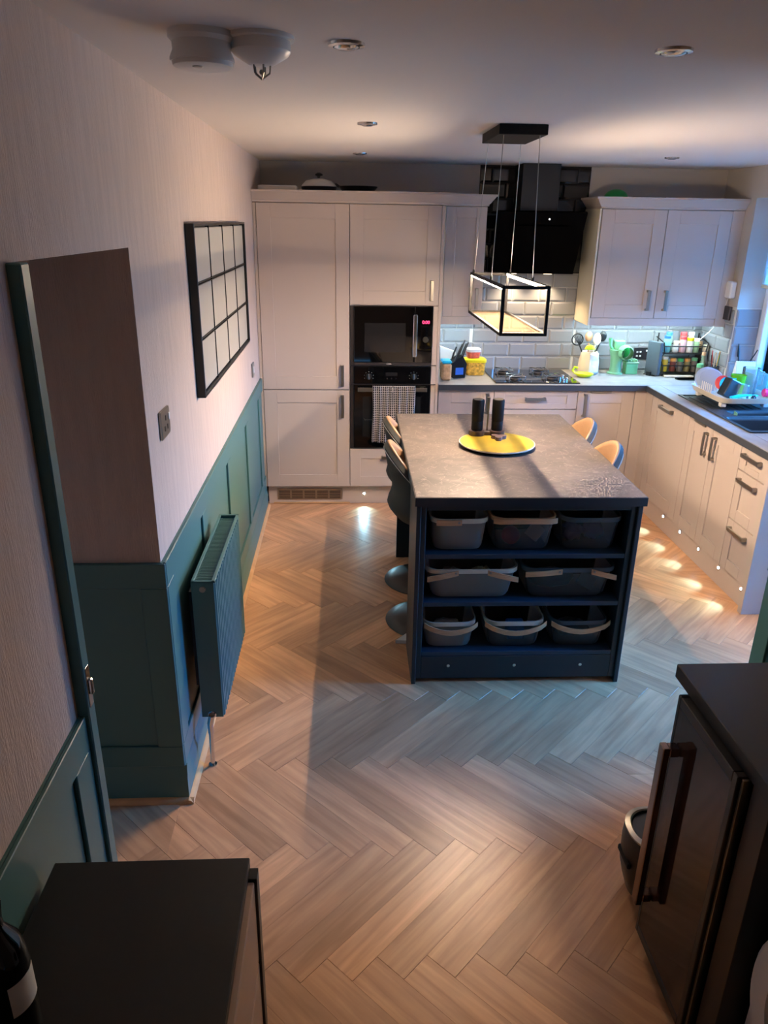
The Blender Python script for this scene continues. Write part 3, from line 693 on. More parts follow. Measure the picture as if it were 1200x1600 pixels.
# plinths
b = MB(); b.box(LW+.024, 1.199, .05, .066, .002, .149); b.box(1.221, 2.74, .05, .066, .002, .149); pl = tag(obj('plinth', b, M['cream']), 'cream plinth board below the back run of units', 'plinth')
vn = MB(); vn.box(.066, .546, .044, .05, .034, .116, .001); vg = obj('vent_grille', vn, M['nickel'], pl, 'grey vent grille')
for i in range(5):
    b = MB()
    for j in range(5): b.box(.078+i*.093, .158+i*.093, .040, .0445, .045+j*.013, .050+j*.013)
    obj('slats', b, M['steel'], vg)
b = MB(); b.box(.035, .60, .044, .0499, .004, .012); obj('lip', b, M['oakstrip'], pl)
b = MB(); b.box(2.752, 2.768, -1.65, .049, .002, .149); pr = tag(obj('plinth', b, M['cream']), 'cream plinth board with a row of small lights on the right', 'plinth')
def plinth_light(x, y, z, dx, dy, label):
    t_ = thing('plinth_light', label, 'light', (x, y, z), group='plinth lights')
    ax = 'x' if dx else 'y'
    b = MB(); b.lathe((x, y, z), [(.016, 0), (.016, .003*(dx or dy))], 20, ax); obj('rim', b, M['chrome'], t_)
    b = MB(); b.lathe((x+.003*dx, y+.003*dy, z), [(.008, 0), (.007, .002*(dx or dy))], 16, ax); obj('lens', b, M['ledplinth'], t_)
    lamp('plinth_lamp', 'SPOT', (x+.02*dx, y+.02*dy, z), 4.5, (.35, .78, 1), (R(-66) if dy else 0, 0 if dy else R(66), 0), spot_size=R(70), spot_blend=.6, shadow_soft_size=.012)
for i, y in enumerate((-.505, -.78, -1.055, -1.322, -1.59)):
    plinth_light(2.752, y, .105, -1, 0, ['first', 'second', 'third', 'fourth', 'last'][i]+' small round light along the right plinth counted from the corner')
plinth_light(.706, .05, .078, 0, -1, 'small round light in the back plinth beside the vent grille')
# worktop (L shaped, cut out for the sink)
SX0, SX1, SY0, SY1 = 2.79, 3.25, -1.30, -.345
b = MB(); zt, zu = .912, .872
b.box(1.221, RW-.003, -.03, BW-.013, zu, zt, .003); b.box(2.70, SX0+.01, -1.70, -.0305, zu, zt, .003); b.box(SX1-.01, RW-.003, -1.70, -.0305, zu, zt, .003); b.box(SX0+.01, SX1-.01, -.78, -.0305, zu, zt); b.box(SX0+.01, SX1-.01, -1.70, SY0+.01, zu, zt)
wt = tag(obj('worktop', b, M['worktopk']), 'grey stone-effect worktop turning the corner under the wall cabinets', 'worktop')
b = MB(); b.box(1.221, 2.6995, -.0325, -.0305, zu, zt-.002); b.box(2.6975, 2.6995, -1.70, -.0325, zu, zt-.002); obj('edging', b, M['edge'], wt, 'worktop edging with shade in its colour')
b = MB(); b.box(1.224, RW-.02, BW-.013, BW-.0125, zt, zt+.0005); 
# sink
sk_ = thing('sink', 'black composite sink with drainer set into the right worktop', 'sink', (3.02, -.8, .912))
b = MB(); zt2 = .913
b.box(SX0, SX1, -.372, SY1, zt2, zt2+.007, .002); b.box(SX0, SX1, SY0, SY0+.022, zt2, zt2+.007, .002); b.box(SX0, SX0+.022, SY0+.022, -.372, zt2, zt2+.007, .002); b.box(SX1-.022, SX1, SY0+.022, -.372, zt2, zt2+.007, .002)
b.box(SX0+.022, SX1-.022, -.775, -.372, zt2-.0005, zt2+.001)
for i in range(7): b.box(SX0+.05+i*.05, SX0+.06+i*.05, -.75, -.40, zt2+.001, zt2+.004, .001)
obj('rim', b, M['navy'], sk_)
def bowl(x0, x1, y0, y1, dp):
    b = MB(); rings = []
    for k, z in ((0, zt2+.004), (.004, zt2-.02), (.012, zt2-dp+.02), (.04, zt2-dp)):
        rings.append([(px, py, z) for px, py in rrect(x1-x0-2*k, y1-y0-2*k, .03, 4, (x0+x1)/2, (y0+y1)/2)])
    loft(b, rings, False, True); o = obj('bowl', b, M['navy'], sk_); md = o.modifiers.new('t', 'SOLIDIFY'); md.thickness = .004
bowl(SX0+.022, SX1-.022, -1.26, -.955, .18); bowl(SX0+.10, SX1-.022, -.93, -.785, .12)
b = MB(); b.box(SX0+.022, SX1-.022, -.953, -.932, zt2-.01, zt2+.006, .003); b.box(SX0+.022, SX0+.098, -.931, -.776, zt2-.003, zt2+.006, .002); obj('divider', b, M['navy'], sk_)
b = MB(); b.tube([(3.285, -.93, .914), (3.285, -.93, 1.12), (3.27, -.93, 1.18), (3.22, -.93, 1.20), (3.13, -.93, 1.18), (3.12, -.93, 1.15)], .011, 12); b.cyl((3.285, -.93, .9125), .022, .03, 16); b.tube([(3.285, -.955, .96), (3.285, -1.01, .99)], .006, 8)
tag(obj('tap', b, M['chrome']), 'chrome mixer tap behind the sink bowls', 'tap')
# gas hob
h = thing('gas_hob', 'black glass gas hob with four burners set in the worktop', 'hob', (1.93, .27, .913))
b = MB(); b.box(1.627, 2.235, .012, .522, .913, .921, .003); obj('glass', b, M['blackglass'], h)
for i, (bx, by, br) in enumerate(((1.76, .39, .036), (1.80, .15, .03), (2.03, .40, .036), (2.07, .17, .03))):
    b = MB(); b.lathe((bx, by, .921), [(br*1.5, 0), (br*1.5, .004), (br*1.1, .008), (br*1.1, .016), (br, .02), (br*.3, .022)], 24); bu = obj('burner', b, M['steel'], h)
    b = MB(); s_ = .082
    for a in range(4):
        an = R(45+90*a); b.tube([(bx+s_*math.cos(an), by+s_*math.sin(an), .922), (bx+s_*math.cos(an), by+s_*math.sin(an), .948), (bx+.022*math.cos(an), by+.022*math.sin(an), .950)], .004, 6)
    b.tube([(bx+s_*math.cos(R(a)), by+s_*math.sin(R(a)), .945) for a in range(45, 405, 90)], .004, 6, True); obj('pan_support', b, M['chrome'], h, 'shiny wire pan support')
for i in range(4):
    b = MB(); b.lathe((2.115+.0*i+(i % 2)*.035, .045+.05*i, .921), [(.016, 0), (.015, .02), (.012, .023)], 16); obj('knob', b, M['chrome'], h)

# ================================================================ ISLAND
IR = Matrix.Rotation(R(-.4), 4, 'Z'); ic = Vector((.859, -2.286, 0))
def isl(mb): return mb.xf(Matrix.Translation(ic) @ IR @ Matrix.Translation(-ic))
it = thing('island_unit', 'dark navy kitchen island with open shelves of baskets facing the camera', 'island', (1.345, -1.6, 0))
def ip(name, m, *boxes, c=.002, parent=None, label=None):
    b = MB()
    for q in boxes: b.box(*q, c)
    return obj(name, isl(b), M[m], parent or it, label)
ip('side_panel', 'navy', (.864, .883, -2.30, -1.965, 0, .868)); ip('side_panel', 'navy', (1.801, 1.820, -2.30, -1.965, 0, .868))
ip('upright', 'navy', (.8835, .907, -2.284, -1.975, .02, .868)); ip('upright', 'navy', (1.777, 1.8005, -2.284, -1.975, .02, .868))
ip('back_panel', 'navy', (.907, 1.777, -1.985, -1.967, .02, .868)); ip('top_rail', 'navy', (.907, 1.777, -2.284, -2.262, .845, .868))
for z in (.643, .412, .160): ip('shelf', 'navybluelit', (.9072, 1.7768, -2.282, -1.986, z-.022, z))
kb = ip('kickboard', 'navy', (.9072, 1.7768, -2.284, -2.266, .02, .137))
for x in (1.032, 1.335, 1.64): 
    b = MB(); b.lathe((x, -2.284, .088), [(.0075, 0), (.0075, -.002), (.004, -.003)], 14, 'y'); obj('screw_cap', isl(b), M['chrome'], kb)
ip('far_panel', 'navy', (.874, 1.83, -.92, -.895, 0, .868)); ip('centre_panel', 'navy', (1.31, 1.39, -1.964, -.921, 0, .868))
b = MB(); b.box(.859, 1.832, -2.3, -.864, .87, .91, .002); iw = tag(obj('island_worktop', isl(b), M['worktop']), 'brown grey stone-effect slab on the navy island', 'worktop')
b = MB(); b.box(.857, 1.834, -2.303, -2.3005, .87, .908); b.box(.8565, .8588, -2.3, -.864, .87, .908); b.box(1.8322, 1.8345, -2.3, -.864, .87, .908); obj('edging', isl(b), M['navy'], iw, 'slab edging with shade put into its navy')  # navy strips paint in the shade of the unlit slab faces

# ---- baskets
def basket(x, z, w, h, d, body, hand, label, y=-2.135):
    t_ = thing('basket', label, 'basket', (x, y, z+.001), group='mesh baskets on the island shelves')
    b = MB(); rings = []
    for k, zz in ((.72, 0), (.84, .006), (.88, .02), (1.0, h)):
        rings.append([(px, py, zz) for px, py in rrect(w*k, d*k, min(w, d)*.22*k, 5)])
    loft(b, rings, True, False); o = obj('body', b, M[body], t_, world=False)
    b = MB(); rim = []
    for k, zz in ((1.0, h-.022), (1.03, h-.020), (1.03, h), (.985, h), (.985, h-.018)): rim.append([(px, py, zz) for px, py in rrect(w*k, d*k, min(w, d)*.22, 5)])
    loft(b, rim, False, False); obj('rim', b, M[hand[0]], t_, 'pale rim' if hand[0] != 'navy' else None, world=False)
    for hx0, hx1, dz, kind in hand[1]:
        # strap handles: flat wooden bows lying against the front rim
        b = MB(); n = 10; vs = []
        fy = -d/2*1.03-.006
        for i in range(n+1):
            s_ = i/n; xx = (hx0+(hx1-hx0)*s_)*w; bow = math.sin(math.pi*s_) if kind == 'bow' else s_
            zz = h-.012-dz*bow; yy = fy-.004*math.sin(math.pi*s_)
            if kind == 'bow' and abs(xx) > w*.42: yy += (abs(xx)-w*.42)*.55
            for dy, dzz in ((0, -.012), (-.005, -.012), (-.005, .012), (0, .012)): vs.append((xx, yy+dy, zz+dzz))
        fs = [(i*4+k, i*4+(k+1) % 4, i*4+4+(k+1) % 4, i*4+4+k) for i in range(n) for k in range(4)]+[(3, 2, 1, 0), (n*4, n*4+1, n*4+2, n*4+3)]
        b.add(vs, fs); ho = obj('handle', b, M['wood'], t_, 'light wooden handle', world=False)
        if kind != 'bow':
            xe = hx0*w; b = MB(); b.lathe((xe+(.012 if hx1 > hx0 else -.012), fy-.006, h-.012), [(.006, 0), (.005, -.003)], 12, 'y'); obj('rivet', b, M['nickel'], ho, world=False)
    return t_
z1, z2, z3 = .643, .412, .160
basket(1.055, z1, .245, .155, .26, 'meshgrey', ('offwhite', [(.02, -.42, 0, 'st')]), 'grey mesh basket at the left end of the top island shelf')
basket(1.335, z1, .275, .158, .26, 'meshdark', ('wood', [(-.5, .5, -.003, 'bow')]), 'dark mesh basket in the middle of the top island shelf')
basket(1.63, z1, .262, .158, .26, 'meshdark', ('slate', []), 'dark mesh basket at the right end of the top island shelf')
basket(1.122, z2, .40, .150, .26, 'meshgrey', ('offwhite', [(-.16, -.5, .03, 'st'), (.16, .5, .035, 'st')]), 'wide grey mesh basket with open wooden handles on the middle shelf')
basket(1.555, z2, .405, .152, .26, 'meshdark', ('slate', [(-.1, -.5, .012, 'st'), (.22, .5, .03, 'st')]), 'wide dark mesh basket with wooden handles on the middle shelf')
basket(1.035, z3, .235, .140, .26, 'meshgrey', ('offwhite', [(-.5, .53, .035, 'bow')]), 'grey mesh basket at the left end of the bottom island shelf')
basket(1.333, z3, .265, .140, .26, 'meshdark', ('offwhite', [(-.53, .53, .04, 'bow')]), 'mesh basket holding a bright blue packet on the bottom shelf')
basket(1.63, z3, .255, .140, .26, 'meshdark', ('slate', [(-.53, .53, .035, 'bow')]), 'dark mesh basket at the right end of the bottom island shelf')
# things in the baskets
def lump(name, loc, r, m, label, cat, sx=1, sy=1, sz=.8, seed=1, rough=.18):
    rr = random.Random(seed); ph = [rr.uniform(0, 6.28) for _ in range(6)]; b = MB(); n = 18; k = 11; vs = []
    def f(u, v):
        a = 2*math.pi*u; e = math.pi*(v-.5)*.998; d = r*(1+rough*(.4*math.sin(3*a+ph[0])*math.cos(2*e)+.35*math.sin(5*a+ph[1]+3*e)+.25*math.sin(7*e+ph[2]+2*a)))
        return (d*math.cos(e)*math.cos(a)*sx, d*math.cos(e)*math.sin(a)*sy, r*sz+d*math.sin(e)*sz*.98)
    b.grid(f, n, k, True); o = tag(obj(name, b, m if not isinstance(m, str) else M[m], None, smooth=50), label, cat); o.location = loc; return o
o = lump('ball', (1.29, -2.20, .655), .042, 'pink', 'pink ball in the middle basket of the top shelf', 'ball', 1, 1, 1, rough=0)
b = MB(); b.box(-.035, .035, -.002, .002, -.035, .035, .001); o = tag(obj('packet', b, M['paperw']), 'white paper packet tilted in the middle top basket', 'packet'); o.location = (1.39, -2.225, .725); o.rotation_euler = (R(-12), R(40), 0)
lump('plastic_bag', (1.055, -2.14, .655), .068, 'paperw', 'crumpled white bag in the left basket of the top shelf', 'bag', 1.1, 1, .6, 3)
lump('plastic_bag', (1.575, -2.15, .655), .05, mat('purple_wrap', '4a3f9a', .15), 'shiny purple bag in the right basket of the top shelf', 'bag', 1, 1, .8, 4, .3)
lump('plastic_bag', (1.675, -2.14, .655), .045, mat('violet_wrap', '5b4aa8', .2), 'violet wrapped pack beside the shiny purple bag', 'bag', 1, 1, .9, 5, .3)
lump('plastic_bag', (1.05, -2.135, .424), .055, mat('clear_wrap', 'b7b4ac', .3), 'clear wrapped bundle at the left of the wide grey basket', 'bag', 1.1, 1, .75, 6, .35)
lump('plastic_bag', (1.19, -2.135, .424), .055, mat('yellowish_wrap', 'b0ad8c', .3), 'yellowish wrapped bundle at the right of the wide grey basket', 'bag', 1.1, 1, .75, 7, .35)
b = MB(); b.box(-.04, .04, -.001, .001, -.03, .03, 0); o = tag(obj('packet', b, mat('dim_packet', '7d7f80', .5)), 'grey printed packet at the right of the wide dark basket', 'packet'); o.location = (1.64, -2.235, .49); o.rotation_euler = (R(-12), R(30), 0)
lump('cloth', (1.50, -2.14, .424), .07, 'slate', 'dark folded cloth in the wide dark basket', 'cloth', 1.5, 1, .55, 8)
lump('plastic_bag', (1.04, -2.15, .172), .065, 'paperw', 'crumpled white bag in the left basket of the bottom shelf', 'bag', 1.2, 1, .55, 9, .3)
b = MB(); b.box(-.05, .03, -.03, .03, 0, .085, .006); o = tag(obj('packet', b, mat('bright_blue_wrap', '1f86e0', .35)), 'bright blue packet in the middle basket of the bottom shelf', 'packet'); o.location = (1.36, -2.18, .172)
lump('cloth', (1.62, -2.15, .172), .06, 'navybluelit', 'dark blue bundle in the right basket of the bottom shelf', 'cloth', 1.4, 1, .6, 10)

# ---- tray, grinders, coaster on the island
TZ = .911
t_ = thing('lazy_susan', 'round yellow turntable tray on the island worktop', 'tray', (1.337, -1.55, TZ))
b = MB(); b.lathe((0, 0, 0), [(.165, 0), (.17, .008), (.12, .010)], 40); obj('foot', b, M['matblack'], t_, 'black underside', world=False)
b = MB(); b.lathe((0, 0, .010), [(.17, 0), (.190, .004), (.192, .011)], 48); obj('rim', b, M['offwhite'], t_, 'cream rim', world=False)
b = MB(); b.lathe((0, 0, .0212), [(.188, 0), (.187, .0015)], 48); obj('tray_top', b, mat('yellow_tray', 'a38d2c', .4, var=.18, vscale=9), t_, world=False)
TZ2 = TZ+.0232
t_ = thing('mill_stand', 'dark brown twin stand under the two black grinders', 'stand', (1.31, -1.415, TZ2))
b = MB(); b.lathe((-.055, 0, 0), [(.041, 0), (.042, .004), (.042, .024), (.036, .026)], 28); b.lathe((.05, 0, 0), [(.041, 0), (.042, .004), (.042, .024), (.036, .026)], 28); b.box(-.05, .05, -.02, .02, 0, .022, .003); obj('base', b, M['darkwood'], t_, world=False)
b = MB(); b.tube([(0, .012, .02), (.002, .014, .12), (0, .014, .195)], [.004, .0045, .009], 10); obj('centre_handle', b, M['nickel'], t_, world=False)
g1 = thing('grinder', 'left one of two black pepper grinders in the island stand', 'grinder', (1.255, -1.415, TZ2+.0265))
b = MB(); b.lathe((0, 0, 0), [(.028, 0), (.030, .004), (.030, .045), (.029, .048), (.0305, .051), (.0315, .155), (.030, .16), (.026, .161)], 28); obj('body', b, M['matblack'], g1, world=False)
b = MB(); b.lathe((0, 0, .161), [(.024, 0), (.024, .002)], 24); obj('top_cap', b, M['nickel'], g1, world=False)
dup(g1, (1.36, -1.415, TZ2+.0265), 0, 'right one of two black pepper grinders in the island stand')
b = MB(); pts = []
for i in range(60):
    a = 2*math.pi*i/60; rr = .030+.010*math.cos(3*a); pts.append((rr*math.cos(a), rr*math.sin(a)*.9))
b.prism([(x*1.1, y*1.1) for x, y in pts], 0, .006); b.prism(pts, .006, .009); b.prism([(x*1.1, y*1.1) for x, y in pts], .009, .018)
o = tag(obj('coaster', b, mat('grey_brown_wood', '6a5650', .45, var=.2, vscale=30)), 'stack of clover shaped brown coasters in front of the grinders', 'coaster'); o.location = (1.355, -1.50, TZ2); o.rotation_euler = (0, 0, R(20))

# ---- bar stools
def stool(loc, rz, label):
    t_ = thing('bar_stool', label, 'stool', loc, rz, 'bar stools around the island')
    b = MB(); b.lathe((0, 0, 0), [(.200, 0), (.205, .006), (.198, .014), (.15, .032), (.09, .045), (.045, .056), (.034, .075)], 44); obj('base', b, M['black'], t_, world=False)
    b = MB(); b.cyl((0, 0, .07), .029, .26, 20); b.cyl((0, 0, .33), .019, .24, 20); obj('column', b, M['steel'], t_, world=False)
    b = MB(); b.tube([(.0, -.03, .30), (.10, -.13, .29), (.17, -.10, .29), (.19, 0, .29), (.17, .10, .29), (.10, .13, .29), (0, .03, .30)], .009, 8); obj('footrest', b, M['steel'], t_, world=False)
    def prof(a, inset):
        # rim height falls from the back towards the arms
        k = max(0, math.cos(a/1.35)); rim = .685+.28*k**2.0
        return rim
    def shell(inset, zoff):
        def f(u, v):
            a = (u-.5)*2*R(125); rim = prof(a, 0); z = .57+zoff+(rim-.57-zoff*.0)*v
            q = (z-.57)/.39
            rr = .105+.098*min(1, q*4.2)**.6-.022*math.sin(min(1, max(0, (q-.30)/.40))*math.pi)+.020*max(0, q-.72)/.28
            rr -= inset
            return (-rr*math.cos(a)*1.02, rr*math.sin(a)*1.08, z)
        return f
    nu, nv = 34, 16
    b = MB(); b.grid(shell(0, 0), nu, nv)
    b.grid(lambda u, v: tuple((1-v)*p+v*q for p, q in zip(shell(0, 0)(u, 1), shell(.022, .018)(u, 1))), nu, 2)
    b.grid(lambda u, v: tuple((1-v)*p+v*q for p, q in zip(shell(0, 0)(0, u), shell(.022, .018)(0, u))), nv, 2); b.grid(lambda u, v: tuple((1-v)*p+v*q for p, q in zip(shell(0, 0)(1, u), shell(.022, .018)(1, u))), nv, 2)
    b.lathe((0, 0, .553), [(.05, 0), (.10, .008), (.125, .025), (.12, .03)], 32)
    obj('outer_shell', b, M['charc'], t_, world=False, smooth=60)
    b = MB(); b.grid(shell(.020, .018), nu, nv); o = obj('inner_pad', b, M['tan'], t_, 'tan leather inner back', world=False, smooth=60, recalc=False); md = o.modifiers.new('t', 'SOLIDIFY'); md.thickness = .012; md.offset = 1
    b = MB(); b.lathe((.03, 0, .60), [(.12, 0), (.165, .012), (.17, .035), (.15, .05), (.08, .056)], 36, sx=1.1); obj('seat', b, M['tan'], t_, 'tan leather seat', world=False, smooth=60)
    b = MB(); b.tube([tuple(c_*.5+d_*.5 for c_, d_ in zip(shell(-.002, 0)(i/40, .965), shell(-.002, 0)(i/40, .965))) for i in range(41)], .002, 5); obj('stitching', b, M['white'], t_, 'pale stitched seam', world=False)
    return t_
stool((.982, -1.71, 0), 0, 'tan and charcoal bar stool on the left of the island, nearest the camera')
stool((1.0, -1.235, 0), 0, 'tan and charcoal bar stool on the left of the island, farther back')
stool((1.69, -1.72, 0), 180, 'tan and charcoal bar stool right of the island, nearer the camera')
stool((1.705, -1.265, 0), 180, 'tan and charcoal bar stool right of the island, farther back')
b = MB(); b.prism([(-.07, -.05), (.07, -.06), (.07, .05), (.0, .03)], 0, .018); o = tag(obj('floor_cloth', b, M['paperw']), 'small white folded cloth on the floor behind the shelf unit', 'cloth'); o.location = (.885, -1.895, .001)

# ================================================================ PENDANT AND CEILING FITTINGS
p = thing('pendant_light', 'black rectangular frame pendant light hanging over the island', 'pendant light', (1.34, -1.45, 1.5))
b = MB(); b.box(1.20, 1.402, -1.81, -1.40, 2.308, ZC-.001, .002); obj('canopy', b, M['matblack'], p)
X0, X1, Y0, Y1, Z0, Z1 = 1.238, 1.446, -1.91, -1.03, 1.512, 1.722; w = .014
b = MB()
for x in (X0, X1-w):
    for y in (Y0, Y1-w): b.box(x, x+w, y, y+w, Z0, Z1, .001)
for z in (Z0, Z1-w):
    for x in (X0, X1-w): b.box(x, x+w, Y0+w, Y1-w, z, z+w, .001)
    for y in (Y0, Y1-w): b.box(X0+w, X1-w, y, y+w, z, z+w, .001)
obj('frame', b, M['matblack'], p)
for x in (X0+.001, X1-w+.001):
    b = MB(); b.box(x, x+w-.002, Y0+w+.02, Y1-w-.02, Z1-w-.003, Z1-w-.0002); obj('light_strip', b, M['led'], p, 'glowing light strip')
b = MB(); b.box(X1-w-.002, X1-w+.0005, Y0+w+.01, Y1-w-.01, Z1-w+.001, Z1-.002); obj('glow_strip', b, M['ledsoft'], p, 'soft glowing inner strip')
b = MB(); b.box(X0+w, X1-w, Y0+w, Y1-w, Z0+.004, Z0+.008); obj('bottom_sheet', b, M['frost'], p, 'frosted bottom sheet')
for (cx_, cy_), (fx, fy) in (((1.225, -1.42), (X0+.03, -1.10)), ((1.376, -1.42), (X1-.03, -1.10)), ((1.225, -1.78), (X0+.03, -1.60)), ((1.376, -1.78), (X1-.03, -1.60))):
    fx = X0+.007 if fx < 1.3 else X1-.007
    b = MB(); b.tube([(cx_, cy_, 2.309), (fx, fy, Z1)], .0016, 6); cbl = obj('cable', b, M['nickel'], p, 'thin steel cable')
    b = MB(); b.cyl((fx, fy, Z1), .006, .018, 10); obj('cable_clamp', b, M['matblack'], cbl)
def downlight(x, y, label, ex=1, tilt=(0, 0)):
    t_ = thing('downlight', label, 'light', (x, y, ZC), group='recessed ceiling downlights')
    b = MB(); b.lathe((x, y, ZC), [(.043, 0), (.042, -.006), (.031, -.008), (.030, -.001)], 28, cap=False); obj('bezel', b, M['chrome'], t_)
    b = MB(); b.lathe((x, y, ZC-.002), [(.029, 0), (.028, -.006), (.020, -.010), (.004, -.011)], 24); obj('bulb', b, M['chrome'], t_, 'unlit reflector lamp face')
    if ex and DOWN_W: lamp('downlight_lamp', 'SPOT', (x, y, ZC-.025), DOWN_W*ex, WARM, (R(tilt[0]), R(tilt[1]), 0), spot_size=R(95), spot_blend=.55, shadow_soft_size=.025)
downlight(.575, -3.20, 'tilted round downlight nearest the camera, on the left', 1.6, (-8, 6))
downlight(1.328, -3.23, 'round downlight nearest the camera, on the right', .35)
downlight(.665, -1.713, 'round downlight in mid ceiling left of the pendant', 1)
downlight(.661, -.215, 'round downlight above the tall fridge cabinet', 1)
downlight(2.519, -.355, 'round downlight above the right base run', 1)
s_ = thing('smoke_alarm', 'white cylindrical smoke alarm on the ceiling, left of a pair', 'alarm', (.258, -3.27, ZC))
b = MB(); b.lathe((.258, -3.27, ZC), [(.072, 0), (.072, -.012), (.064, -.02), (.063, -.035), (.070, -.050), (.070, -.058)], 36); obj('body', b, M['white'], s_)
b = MB(); b.lathe((.258, -3.27, ZC-.058), [(.066, 0), (.064, -.008), (.058, -.010)], 36); f_ = obj('face', b, M['white'], s_)
b = MB(); b.lathe((.25, -3.29, ZC-.068), [(.012, 0), (.010, -.002)], 16); obj('test_button', b, M['nickel'], f_)
s_ = thing('heat_alarm', 'white domed heat alarm with a sensor cage, right of the pair', 'alarm', (.385, -3.25, ZC))
b = MB(); b.lathe((.385, -3.25, ZC), [(.075, 0), (.075, -.008), (.066, -.010), (.066, -.03), (.060, -.038), (.03, -.055), (.022, -.057)], 36); obj('body', b, M['white'], s_)
b = MB()
for i in range(5):
    a = R(72*i); b.tube([(.385+.02*math.cos(a), -3.25+.02*math.sin(a), ZC-.055), (.385+.018*math.cos(a), -3.25+.018*math.sin(a), ZC-.072), (.385, -3.25, ZC-.084)], .0022, 6)
b.sphere((.385, -3.25, ZC-.07), .006, 10); obj('sensor_cage', b, M['nickel'], s_)

# ================================================================ LEFT WALL FITTINGS
t_ = thing('wall_panel_picture', 'black framed grid of twelve pale panes on the left wall', 'picture', (LW, -1.455, 1.29))
y0, y1, z0, z1 = -2.205, -.705, 1.300, 1.952; xf0, xf1 = LW+.001, LW+.036; fw_ = .010
b = MB(); b.box(xf0, xf1, y0, y0+fw_, z0, z1, .002); b.box(xf0, xf1, y1-fw_, y1, z0, z1, .002); b.box(xf0, xf1, y0+fw_, y1-fw_, z0, z0+fw_, .002); b.box(xf0, xf1, y0+fw_, y1-fw_, z1-fw_, z1, .002); b.box(xf0, xf0+.008, y0+fw_, y1-fw_, z0+fw_, z1-fw_); obj('frame', b, M['black'], t_)
py = [y0+fw_+(y1-y0-2*fw_)*i/4 for i in range(5)]; pz = [z0+fw_+(z1-z0-2*fw_)*i/3 for i in range(4)]
M['panegrey'] = mat('pale_pane', 'aaa79f', .35)
for i in range(4):
    for j in range(3):
        b = MB(); b.box(xf0+.009, xf0+.022, py[i]+.004, py[i+1]-.004, pz[j]+.006, pz[j+1]-.006, .003); obj('pane', b, M['panegrey'], t_)
for j in (1, 2):
    for dz in (-.0055, .0025):
        b = MB(); b.box(xf0+.009, xf0+.026, y0+fw_, y1-fw_, pz[j]+dz, pz[j]+dz+.003); obj('glazing_bar', b, M['black'], t_)
for i in (1, 2, 3):
    b = MB(); b.box(xf0+.009, xf0+.0255, py[i]-.002, py[i]+.002, z0+fw_, z1-fw_); obj('glazing_bar', b, M['black'], t_)
t_ = thing('wall_socket', 'square steel wall socket near the corner of the left wall', 'socket', (LW, -2.785, 1.31))
b = MB(); b.box(LW+.001, LW+.010, -2.845, -2.73, 1.305, 1.395, .002); obj('plate', b, M['nickel'], t_)
b = MB()
for dy, dz in ((0, .022), (-.018, -.01), (.018, -.01)): b.box(LW+.0095, LW+.0115, -2.788+dy-.004, -2.788+dy+.004, 1.345+dz-.008, 1.345+dz+.008)
obj('pin_holes', b, M['black'], t_)
b = MB(); b.box(LW+.0095, LW+.014, -2.755, -2.740, 1.352, 1.376, .002); obj('switch', b, M['white'], t_)
t_ = thing('light_switch', 'small steel light switch beside the tall fridge cabinet', 'switch', (LW, -.395, 1.03))
b = MB(); b.box(LW+.001, LW+.010, -.44, -.352, 1.033, 1.119, .002); obj('plate', b, M['nickel'], t_)
b = MB(); b.box(LW+.0095, LW+.013, -.41, -.382, 1.055, 1.097, .002); obj('rocker', b, M['white'], t_)
# radiator
t_ = thing('radiator', 'dark teal ribbed radiator on the left wall', 'radiator', (.06, -2.48, .2))
ry0, ry1, rz0, rz1, rx0, rx1 = -2.80, -2.155, .21, .78, .024, .108
b = MB(); n = 20; pts = [(rx1-.02, ry0+.004)]
for i in range(n):
    a, d_ = ry0+.006+(ry1-ry0-.012)*i/n, (ry1-ry0-.012)/n
    pts += [(rx1-.008, a+.1*d_), (rx1, a+.28*d_), (rx1, a+.72*d_), (rx1-.008, a+.9*d_)]
pts += [(rx1-.02, ry1-.004)]; b.prism(pts, rz0, rz1-.012); obj('front_panel', b, M['teal'], t_, 'ribbed front panel')
b = MB(); b.box(rx0, rx0+.016, ry0+.004, ry1-.004, rz0, rz1-.012, .003); obj('back_panel', b, M['teal'], t_)
for y in (ry0, ry1-.004): b = MB(); b.box(rx0, rx1-.004, y, y+.004, rz0, rz1, .001); sp_ = obj('side_cover', b, M['teal'], t_)
b = MB(); b.lathe((.064, ry0-.006, .752), [(.011, 0), (.011, .007)], 18, 'y'); obj('bleed_plug', b, M['nickel'], t_)
b = MB(); b.box(rx0, rx0+.010, ry0, ry1, rz1-.004, rz1+.002, .001); b.box(rx1-.012, rx1, ry0, ry1, rz1-.004, rz1+.002, .001); b.box(rx0, rx1, ry0, ry0+.010, rz1-.004, rz1+.002, .001); b.box(rx0, rx1, ry1-.010, ry1, rz1-.004, rz1+.002, .001); tg = obj('top_grille', b, M['teal'], t_)
b = MB()
for i in range(48): y = ry0+.016+i*.0128; b.box(rx0+.010, rx1-.012, y, y+.005, rz1-.020, rz1-.010)
obj('grille_slats', b, M['teal'], tg)
b = MB(); b.cyl((.062, ry0-.006, .222), .016, .028, 18, 'y', .003); b.tube([(.062, -2.812, .225), (.055, -2.814, .19)], .012, 12); b.cyl((.055, -2.814, .15), .011, .04, 14); b.tube([(.055, -2.814, .16), (.052, -2.814, .0)], .0085, 12); b.cyl((.052, -2.814, 0.0), .016, .004, 14); obj('valve_pipe', b, M['chrome'], t_, 'chrome valve and pipe')
for y in (-2.7, -2.25): b = MB(); b.box(LW+.017, rx0, y-.02, y+.02, .3, .7); obj('bracket', b, M['steel'], t_)

